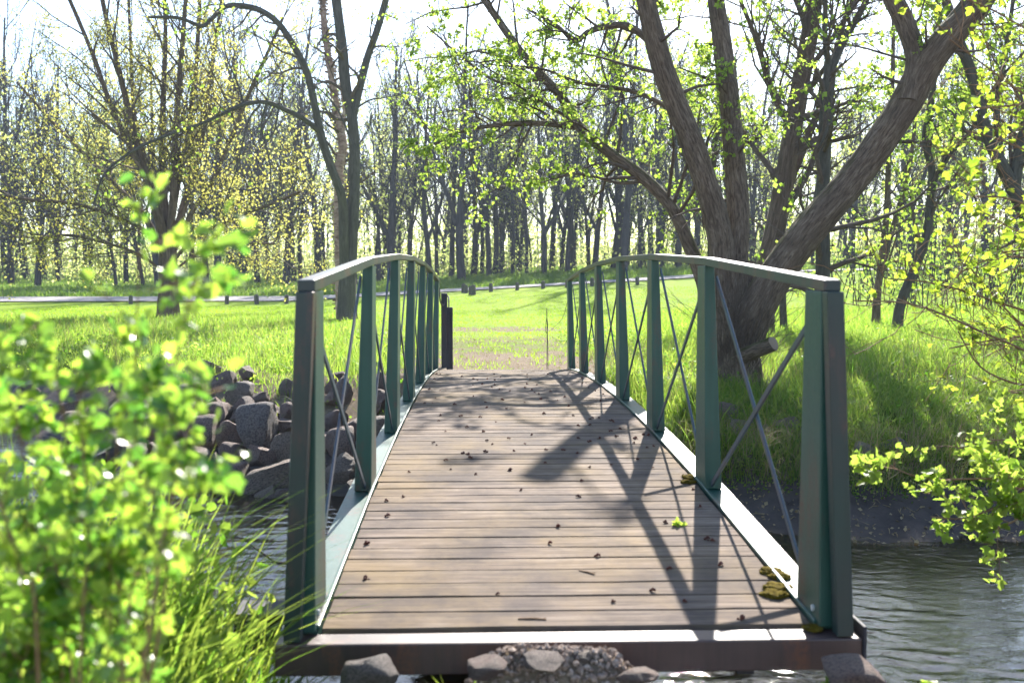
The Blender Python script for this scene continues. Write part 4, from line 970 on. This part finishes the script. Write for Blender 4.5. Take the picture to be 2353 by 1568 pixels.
t = NT('seed_pod'); c = t.ramp(t.orand(), [(0, (0.06, 0.018, 0.012)), (1, (0.13, 0.035, 0.02))]); M['seed'] = t.done(t.principled(c, .8))
sm = []
for k in range(3):
    b = Buf()
    for m in range(7):
        b.add(pv * (0.0065 * (0.6 + .7 * rng.random())) + rng.normal(0, .0065, 3) * [1, 1, .6] + [0, 0, .006], pf)
    sm.append(b.mesh('seed_cluster', 'seed', False))
def on_deck(x, y, dz=0.0): return (x, y, arch(y) + 0.002 + dz)
for k in range(135):
    y = rng.uniform(0.15, 8.2) if k % 3 else rng.uniform(2.2, 6.0); x = rng.uniform(-.82, .82); s_ = 0.45 + 0.6 * rng.random()
    tag(obj('seed_cluster', sm[k % 3], None, on_deck(x, y), (0, 0, rng.random() * 6), (s_, s_, s_)), 'small dark red seed cluster dropped on the deck planks', 'seed cluster', 'seed clusters on the deck')
for k, (x, y, a, ln, lb) in enumerate([(0.12, 0.62, -0.7, .075, 'short pale twig with a side shoot lying mid-deck'), (-0.12, 0.17, -0.1, .10, 'thin straw-like twig near the near edge of the deck')]):
    b = Buf(); d_ = np.array([math.cos(a), math.sin(a), 0]); tube(b, spline([-d_ * ln * .5, d_ * .01 + [0, .004, .002], d_ * ln * .5], 8), [.0045, .004, .004, .0035, .003, .003, .0025, .002], 6)
    tube(b, [d_ * ln * .2, d_ * ln * .3 + [.02, .008, .003]], [.002, .001], 4)
    o = b.build('twig', 'bark_shrub'); o.location = on_deck(x, y, .0); tag(o, lb, 'twig')
b = Buf(); leaves(b, rng.normal(0, .008, (9, 3)) * [1, 1, .3] + [0, 0, .006], .032, 'maple', 0, 1.0); o = b.build('leaf_sprig', 'leaf_spring', None, False); o.location = on_deck(.60, 1.22, .002)
tag(o, 'small green leaf sprig fallen on the deck near the right rail', 'leaf')

# posts with chain at the far left end, wire stake and wire
def chain(name, pts, label, link=0.032, wire=0.0045, parent=None):
    q = spline(pts, 200); s_ = np.concatenate([[0], np.cumsum(np.linalg.norm(np.diff(q, axis=0), axis=1))]); n = int(s_[-1] / (link * .72)); b = Buf()
    for k in range(n):
        i = int(np.searchsorted(s_, s_[-1] * (k + .5) / n)); i = min(max(i, 1), 198); tg = unit(q[i + 1] - q[i - 1]); a = unit(np.cross(tg, [0.3, 1, .2])); a = a if k % 2 else unit(np.cross(tg, a))
        th = np.linspace(0, 2 * math.pi, 11); ring = q[i] + np.outer(np.cos(th), tg) * link * .5 + np.outer(np.sin(th), a) * link * .28
        tube(b, ring, wire, 4, cap=False)
    return tag(b.build(name, 'dark_steel'), label, 'chain')
def steel_post(vx, top, D, label):
    p = P(vx, 838, D); g = float(ground_z(p[0], p[1])); zt = P(vx, top, D)[2]
    b = Buf(); box(b, (-.043, -.043, -.35), (.043, .043, zt - g)); o = edged(b, 'gate_post', 'dark_steel', None, .006, 2); o.location = (p[0], p[1], g)
    return tag(o, label, 'post')
steel_post(1021, 673, 14.3, 'taller dark steel gate post at the far left end of the bridge')
steel_post(1033, 705, 13.75, 'shorter dark steel gate post carrying a chain at the far bridge end')
chain('rail_chain', [P(1009, 660, 13.4), P(1011, 690, 13.7), P(1017, 702, 14.0), P(1022, 695, 14.2), P(1025, 681, 14.2)], 'sagging chain from the left railing end to the taller gate post')
chain('hanging_chain', [P(1026, 680, 14.2), P(1030, 682, 14.0), P(1031, 700, 13.7), P(1030, 716, 13.66), P(1032, 745, 13.66), P(1036, 735, 13.66), P(1036, 712, 13.66)], 'bunched chain hanging down the shorter gate post')
b = Buf(); p = P(1256, 838, 13.9); g = float(ground_z(p[0], p[1])); zt = P(1256, 708, 13.9)[2] - g
tube(b, [(0, 0, -.2), (.004, 0, zt * .5), (-.003, 0, zt)], .005, 6); tube(b, [(.02, 0, -.1), (.012, 0, zt * .5), (0, 0, zt * .86)], .003, 5)
tube(b, spline([(0, 0, zt * .86), (-.02, 0, zt * .72), (-.012, 0, zt * .6), (.012, 0, zt * .7), (0, 0, zt * .86)], 16), .0035, 5)
o = b.build('wire_stake', 'dark_steel'); o.location = (p[0], p[1], g); tag(o, 'thin wire stake with twisted loop standing at the far end of the deck', 'stake')
b = Buf(); tube(b, spline([P(1304, 690, 13.5), P(1292, 730, 13.9), P(1272, 752, 14.3), P(1262, 760, 14.6)], 20), .003, 4)
tag(b.build('slack_wire', 'dark_steel'), 'slack thin wire hanging from the right railing end', 'wire')

# bollards along the park road
t = NT('bollard_wood'); oc = t.offset_coord('Object', 17); c = t.ramp(t.noise(t.map(oc, (14, 14, 2)), 1, 5, .6), [(0.3, (0.055, 0.05, 0.045)), (0.7, (0.14, 0.125, 0.11))]); M['bollard'] = t.done(t.principled(c, .9, spec=.2))
b = Buf(); th = np.linspace(0, 2 * math.pi, 13)
tube(b, [(0, 0, -.3), (0, 0, .34), (0, 0, .39), (0, 0, .42), (0, 0, .432)], [.105, .10, .09, .06, .015], 12); bme = b.mesh('bollard', 'bollard')
for vx, vy, D, lb in [(455, 697, 50, 'wooden bollard by the road, first right of the yellow-leaved tree'), (521, 697, 50, 'wooden bollard by the road, second right of the yellow-leaved tree'), (590, 696, 50, 'wooden bollard by the road, third right of the yellow-leaved tree'), (658, 695, 50, 'wooden bollard just left of the left railing end'),
                      (1064.6, 670, 51, 'bollard at the back of the close pair by the road'), (1070.8, 673, 50, 'bollard in front of the close pair by the road'), (1080.9, 680, 48, 'left one of the twin bollards nearest the lawn'), (1087.8, 682, 47.5, 'right one of the twin bollards nearest the lawn'),
                      (1127.6, 667, 50, 'bollard by the road, first right of the twin bollards'), (1188, 666, 50, 'bollard by the road, second right of the twin bollards'), (1247.4, 664, 50, 'bollard by the road, third right of the twin bollards'), (1302, 662, 50, 'bollard by the road hidden partly by the right railing end'),
                      (1359.8, 657, 50, 'bollard seen between the second and third far posts of the right railing'), (1464, 647, 50, 'bollard on the rise seen through the right railing'), (300, 697, 50, 'bollard behind the foreground bush'), (1003, 690, 50, 'bollard seen just beside the far left railing posts')]:
    p = P(vx, vy, D); s_ = 1.0 + rng.normal(0, .06)
    tag(obj('bollard', bme, None, (p[0], p[1], float(ground_z(p[0], p[1]))), (rng.normal(0, .03), rng.normal(0, .03), rng.random() * 6), (s_, s_, s_)), lb, 'bollard', 'bollards along the park road')

# ------------------------------------------------------------------ grass and ground plants
def scatter(n, x0, x1, y0, y1, keep):
    x = rng.uniform(x0, x1, n); y = rng.uniform(y0, y1, n); z = ground_z(x, y); p = np.stack([x, y, z], 1)
    u_, v_, d_ = project(p); m = (u_ > -90) & (u_ < 2450) & (v_ < 2300) & (d_ > .4); m &= keep(x, y)
    return p[m]
def patch(x, y, f=1.0, ph=0.0): return 0.5 + 0.5 * np.clip(wob(x + ph, y - ph, f) * 1.3, -1, 1)
shore = lambda x, y: y - np.interp(x, _sx, _sy)
rr01 = lambda n: rng.random(n)
def stuff(buf, name, mats, label, cat): tag(buf.build(name, mats, None, False), label, cat, kind='stuff')

b = Buf()   # long grass, left bank
p = scatter(150000, -22, -1.25, 9, 32, lambda x, y: (shore(x, y) > 2.6) & (rr01(len(x)) < np.clip(patch(x, y, 1.6) * 1.5 - .25, .04, 1) * np.clip(16 / (y + 2), .25, 1) * sstep(.9, 2.6, -x - .16 * (y - 10) + 1.2 * patch(x, y, 2.1, 6) - .4)))
blades(b, p, 0.13 + 0.20 * patch(p[:, 0], p[:, 1], 1.1, 5), 0.007 + 0.0004 * p[:, 1], .55, 2)
p = scatter(26000, -14, -1.25, 8, 16, lambda x, y: (shore(x, y) > 2.2) & (patch(x, y, 2.4, 3) > .62)); blades(b, p, .36, .010, .6, 3)
p = scatter(3000, -20, -1.3, 9, 24, lambda x, y: shore(x, y) > 2.6); blades(b, p, .55, .006, .35, 3, mi=1)
p = scatter(2500, -6, -1.0, 8, 13, lambda x, y: (shore(x, y) > 1.0) & (shore(x, y) < 3.0) & (patch(x, y, 3, 8) > .55)); blades(b, p, .22, .010, .7, 3)
stuff(b, 'grass', ['grass_blade', 'straw'], 'tall sunlit grass on the far bank left of the bridge', 'grass')
b = Buf()   # long grass, right bank
p = scatter(170000, 1.25, 20, 7.2, 32, lambda x, y: (shore(x, y) > 1.2) & (rr01(len(x)) < (0.2 + patch(x, y, 1.3, 2)) * np.clip(15 / (y + 2), .25, 1) * sstep(.9, 2.6, x - .20 * (y - 10) + 1.2 * patch(x, y, 2.1, 6) - .4)))
blades(b, p, 0.14 + 0.24 * patch(p[:, 0], p[:, 1], 1.2, 7), 0.007 + 0.0004 * p[:, 1], .55, 2)
p = scatter(60000, 1.3, 9, 6.3, 10.8, lambda x, y: (shore(x, y) > .9) & (shore(x, y) < 3.6) & (rr01(len(x)) < .35 + .65 * patch(x, y, 2.6, 9))); blades(b, p, .25, .010, .8, 2)
p = scatter(34000, 1.3, 12, 7, 17, lambda x, y: (shore(x, y) > 1.15) & (patch(x, y, 2.0, 4) > .60) & (x > 1.5 + .3 * np.clip(y - 10, 0, 9))); blades(b, p, .46, .011, .6, 3)
p = scatter(9000, 1.3, 11, 6.8, 15, lambda x, y: (shore(x, y) > .9) & (rr01(len(x)) < .6)); blades(b, p, .42, .006, .9, 3, mi=1)
p = scatter(6000, 1.4, 9, 6.3, 9.5, lambda x, y: (shore(x, y) > .85) & (shore(x, y) < 1.7)); p[:, 2] += .1; blades(b, p, .5, .005, 1.5, 4, mi=1, lean=np.array([0, -1.6, 0]))
stuff(b, 'grass', ['grass_blade', 'straw'], 'tall grass and dead stalks on the right bank', 'grass')
b = Buf()   # mown lawn and path edge
pathm = lambda x, y: np.clip(np.abs(x - .02 * (y - 10)) - 1.1, 0, 1) * .9 + sstep(15, 20, y) * .6 + .03
p = scatter(190000, -20, 20, 10.2, 44, lambda x, y: (rr01(len(x)) < np.clip(18 / y, .15, 1)) & (rr01(len(x)) < pathm(x, y)) & (np.abs(x) < 3 + (y - 10) * .9))
blades(b, p, 0.045 + .02 * rr01(len(p)), 0.006 + .0006 * p[:, 1], .7, 1)
p = scatter(5000, -2.2, 2.4, 10.2, 17, lambda x, y: patch(x, y, 2.5, 1) > .5); blades(b, p, .09, .008, .8, 2)
p = scatter(2200, -2.2, 2.4, 10.2, 19, lambda x, y: patch(x, y, 1.5, 6) > .3); blades(b, p, .05, .008, 1.6, 2, mi=1)
stuff(b, 'lawn_grass', ['grass_lawn', 'straw'], 'short mown grass of the lawn beyond the bridge', 'grass')
b = Buf()   # rough grass on the wood edge
p = scatter(130000, -45, 45, 54, 100, lambda x, y: y > np.interp(x, rc[:, 0], rc[:, 1]) + 2.6 + .5 * patch(x, y, 1))
blades(b, p, .40, .055, .6, 2)
stuff(b, 'rough_grass', ['grass_dark'], 'darker rough grass between the road and the wood', 'grass')
b = Buf()   # leafy ground cover on both banks
for x0, x1, n, mt in ((-14, -1.3, 16000, 0), (1.3, 13, 16000, 0)):
    p = scatter(n, x0, x1, 7.2, 20, lambda x, y: (shore(x, y) > 1.7) & (patch(x, y, 1.7, 11) > .48)); p[:, 2] += .03 + .22 * rr01(len(p)) ** 1.5
    leaves(b, p, .035 + .035 * rr01(len(p)), 'quad', .0, 1.2)
p = scatter(20000, 1.4, 9.5, 6.3, 9.3, lambda x, y: (shore(x, y) > .75) & (shore(x, y) < 2.6) & (patch(x, y, 2, 4) > .3)); p[:, 2] += .02 + .1 * rr01(len(p)); leaves(b, p, .035, 'quad', 0, 1.2)
stuff(b, 'ground_cover', ['grass_blade'], 'low leafy weeds among the bank grass', 'weeds')
b = Buf()   # foreground grass, lower left
p = scatter(15000, -3.0, -.50, -1.9, .75, lambda x, y: (y - np.interp(x, _nx, _ny) < -.25) & (rr01(len(x)) < .35 + .65 * patch(x, y, 2.2, 3)) & ((x < -.8) | (y < -.2)))
blades(b, p, np.clip(.20 + .70 * sstep(-.85, -1.4, p[:, 0]), .1, 1), .015, .6, 5)
p = scatter(700, -3.0, -.55, -2.0, .5, lambda x, y: (y - np.interp(x, _nx, _ny) < -.25)); blades(b, p, .3, .006, 1.0, 4, mi=1)
p = scatter(600, -.72, -.36, -.75, -.16, lambda x, y: x < -.4); blades(b, p, .17, .009, .6, 4)
p = scatter(26, -.45, 0.0, -.7, -.25, lambda x, y: x < -.2); blades(b, p, .10, .009, .6, 4)
p = scatter(4000, -2.6, -.45, -1.9, .3, lambda x, y: (y - np.interp(x, _nx, _ny) < -.25)); p[:, 2] += .02 + .25 * rr01(len(p)) * sstep(-.5, -1.6, p[:, 0]); leaves(b, p, .03 + .03 * rr01(len(p)), 'round', 0, 1.0)
p = scatter(3500, -2.1, -.70, -1.75, .45, lambda x, y: (y - np.interp(x, _nx, _ny) < -.25) & (rr01(len(x)) < sstep(-.95, -1.4, x))); p[:, 2] += .05 + .85 * rr01(len(p)) * sstep(-.6, -1.3, p[:, 0]); leaves(b, p, .022 + .03 * rr01(len(p)), 'round', 0, .6)
stuff(b, 'foreground_grass', ['grass_blade', 'straw'], 'bright blurred grass and weeds in the lower left corner', 'grass')

b = Buf()
p = scatter(2600, 1.4, 9.5, 5.4, 8.2, lambda x, y: (shore(x, y) > -.1) & (shore(x, y) < 1.3)); p[:, 2] += .012; leaves(b, p, .02 + .04 * rr01(len(p)), 'quad', 0, 2.5)
p = scatter(500, 1.4, 9.5, 5.4, 8.0, lambda x, y: (shore(x, y) > .0) & (shore(x, y) < 1.3))
for q_ in p:
    a = rng.random() * 6.28; l_ = .08 + .3 * rng.random() ** 2; tube(b, [q_ + [0, 0, .01], q_ + [math.cos(a) * l_ * .5, math.sin(a) * l_ * .5, .03], q_ + [math.cos(a) * l_, math.sin(a) * l_, .015]], [.005, .004, .002], 4, cap=False)
p = scatter(600, -2.0, 2.2, 10.2, 21, lambda x, y: patch(x, y, 2, 4) > .25); p[:, 2] += .01; leaves(b, p, .02 + .03 * rr01(len(p)), 'quad', 0, 2.5)
stuff(b, 'leaf_litter', ['straw'], 'dry leaf litter and twigs on the mud edge and the worn path', 'leaf litter')

# ------------------------------------------------------------------ shrubs near the camera
def shrub(name, label, base, stems, spec, leafm, leafsize, per, spread, D, cnt, ln, kind='round', r0=.009, bark='bark_shrub', ang=50, up=.3, sx_=0):
    T_ = Tree()
    for pl in stems:
        dd = rng.normal(0, .12); pts = np.vstack([np.array(base) + rng.normal(0, .06, 3) * [1, 1, 0], np.array([P(a + sx_, c_, D + dd + (e[0] if e else 0)) for a, c_, *e in pl])])
        q, rad = T_.stem(pts, r0, r0 * .35, 6, 40, 0)
        T_.along(q, rad, cnt, .3, 1.0, ln, spec, ang, (0, 0, up), .5, .3)
    return T_.finish(name, bark, bark, leafm, label, 'shrub', None, leafsize, per, spread, kind, .1, origin=base)
sp_b = [dict(n=2.0, lr=.6, ang=45, up=.08, wig=.18, pts=5, sides=4, t0=.1, rr=.6, minr=.0010, leaf=4.0), dict(pts=4, up=.05, wig=.2, sides=3, minr=.001, leaf=4)]
bp = on_ground(60, 1500, 1.75)
shrub('leafy_bush', 'leafy out-of-focus bush with pale glints at the left edge of the view', bp,
      [[(300, 1500), (288, 1150), (284, 850), (292, 640), (297, 400)], [(330, 1500), (340, 1100), (385, 800), (425, 640), (462, 575)], [(200, 1500), (150, 1150), (110, 900), (90, 760)], [(120, 1500), (50, 1200), (10, 950), (-60, 760)],
       [(310, 1500), (345, 1250), (400, 1020), (425, 880)], [(240, 1500), (232, 1200), (245, 950), (235, 760)], [(160, 1500), (180, 1250), (160, 1000), (150, 840)], [(60, 1500), (20, 1300), (-40, 1100), (-80, 900)],
       [(260, 1500), (300, 1300), (330, 1150), (345, 1000)], [(100, 1500), (90, 1300), (70, 1130), (60, 980)], [(20, 1600), (20, 1450), (40, 1300), (30, 1200)],
       [(200, 1700), (220, 1550), (230, 1430), (225, 1330)], [(90, 1700), (110, 1580), (130, 1450), (120, 1350)], [(0, 1750), (10, 1640), (0, 1560), (10, 1470)], [(180, 1750), (190, 1690), (180, 1600), (170, 1520)], [(260, 1600), (250, 1450), (190, 1350), (180, 1240)], [(140, 1600), (60, 1500), (50, 1400), (90, 1300)], [(60, 1800), (60, 1700), (70, 1600), (60, 1520)]],
      sp_b, 'leaf_bush', .0245, 1, .012, 1.65, 11, .085, r0=.0028, sx_=26, kind='bushleaf')
sp_r = [dict(n=2.6, lr=.5, ang=42, up=.02, wig=.16, pts=6, sides=4, t0=.15, rr=.6, minr=.0022, leaf=2.2), dict(pts=4, up=.02, wig=.2, sides=3, minr=.0016, leaf=3.2)]
br = on_ground(2620, 1500, 4.9)
shrub('overhanging_shrub', 'leafy twigs reaching in from the right edge above the water', br,
      [[(2520, 1300), (2400, 1120), (2290, 1100), (2110, 1095), (1990, 1036)], [(2520, 1300), (2390, 1130), (2290, 1165), (2210, 1190), (2138, 1186)], [(2480, 1250), (2350, 1180), (2315, 1080), (2330, 985)],
       [(2500, 1300), (2400, 1180), (2300, 1210), (2250, 1225)], [(2500, 1200), (2420, 1040), (2300, 1010), (2200, 1030)]],
      sp_r, 'leaf_spring', .042, 2, .016, 4.9, 8, .24, 'maple', .008)
sp_m = [dict(n=2.6, lr=.55, ang=42, up=.02, wig=.18, pts=6, sides=4, t0=.1, rr=.6, minr=.003, leaf=.5), dict(pts=4, up=.02, wig=.22, sides=3, minr=.002, leaf=.9)]
br2 = on_ground(2680, 1300, 6.4)
shrub('twiggy_shrub', 'mostly bare reddish twigs with few leaves entering from the right edge', br2,
      [[(2560, 1050), (2420, 850), (2250, 760), (2100, 700), (1960, 690)], [(2560, 1000), (2420, 760), (2280, 690), (2140, 650), (2040, 640)], [(2540, 900), (2440, 640), (2300, 590), (2160, 650)], [(2560, 1050), (2440, 900), (2330, 880), (2250, 840), (2200, 760)],
       [(2560, 1000), (2440, 820), (2330, 730), (2250, 640), (2180, 560)], [(2560, 1000), (2450, 870), (2380, 780), (2290, 780), (2180, 800)]],
      sp_m, 'leaf_bright', .042, 2, .014, 6.4, 14, .62, 'maple', .011)
sp_u = [dict(n=3, lr=.55, ang=42, up=.0, wig=.18, pts=6, sides=4, t0=.1, rr=.6, minr=.003, leaf=.6), dict(pts=4, up=.0, wig=.22, sides=3, minr=.002, leaf=1.0)]
br3 = on_ground(2700, 1400, 5.6)
shrub('yellow_green_shrub', 'bright yellow-green leafy branches hanging in at the upper right corner', br3,
      [[(2640, 900), (2540, 500), (2420, 280), (2300, 180), (2180, 90)], [(2640, 900), (2560, 420), (2420, 130), (2310, 40), (2200, -10)], [(2640, 900), (2540, 560), (2440, 400), (2320, 330), (2220, 300)], [(2640, 900), (2540, 660), (2440, 520), (2330, 460), (2230, 450)],
       [(2640, 900), (2560, 480), (2440, 220), (2340, 240), (2250, 250)], [(2640, 900), (2560, 600), (2470, 460), (2400, 560), (2300, 580)], [(2640, 900), (2560, 400), (2480, 60), (2380, -20)]],
      sp_u, 'leaf_bright', .044, 2, .014, 5.6, 12, .50, 'maple', .012)
# small weed plants by the boulder, lower right
for vx, vy, D, lb in [(2090, 1585, 3.3, 'green weed sprouting right of the brown boulder'), (1925, 1590, 3.05, 'small leafy weed in front of the brown boulder'), (2160, 1600, 3.4, 'low weed at the bottom edge right of the boulder')]:
    T_ = Tree(); p = P(vx, vy + 40, D)
    for k in range(5): T_.branch(p + rng.normal(0, .02, 3), (rng.normal(0, .5), rng.normal(0, .3), 1), .10, .002, 0, [dict(pts=4, wig=.2, sides=3, minr=.001, leaf=4)])
    root = empty('weed', p); T_.twig.build('stalk', 'leaf_spring', root); b = Buf(); leaves(b, np.array(T_.anchor), .03, 'maple', .1, .8); b.build('leaves', 'leaf_spring', root, False)
    for ch in root.children: ch.data.transform(Matrix.Translation(-Vector(p)))
    tag(root, lb, 'weed')

# ------------------------------------------------------------------ the hazy spring air
b = Buf(); box(b, (-960, -70, -4), (960, 960, 34))
t = NT('thin_haze'); pvn = t.new('ShaderNodeVolumePrincipled'); t.set(pvn, 'Color', (0.74, 0.86, 1.0)); t.set(pvn, 'Density', 0.0005); t.set(pvn, 'Anisotropy', 0.25)
t.l.new(pvn.outputs[0], t.out.inputs['Volume']); M['haze'] = t.m
tag(b.build('haze', 'haze', None, False), 'thin pale haze filling the spring air over park and wood', 'haze', kind='stuff')
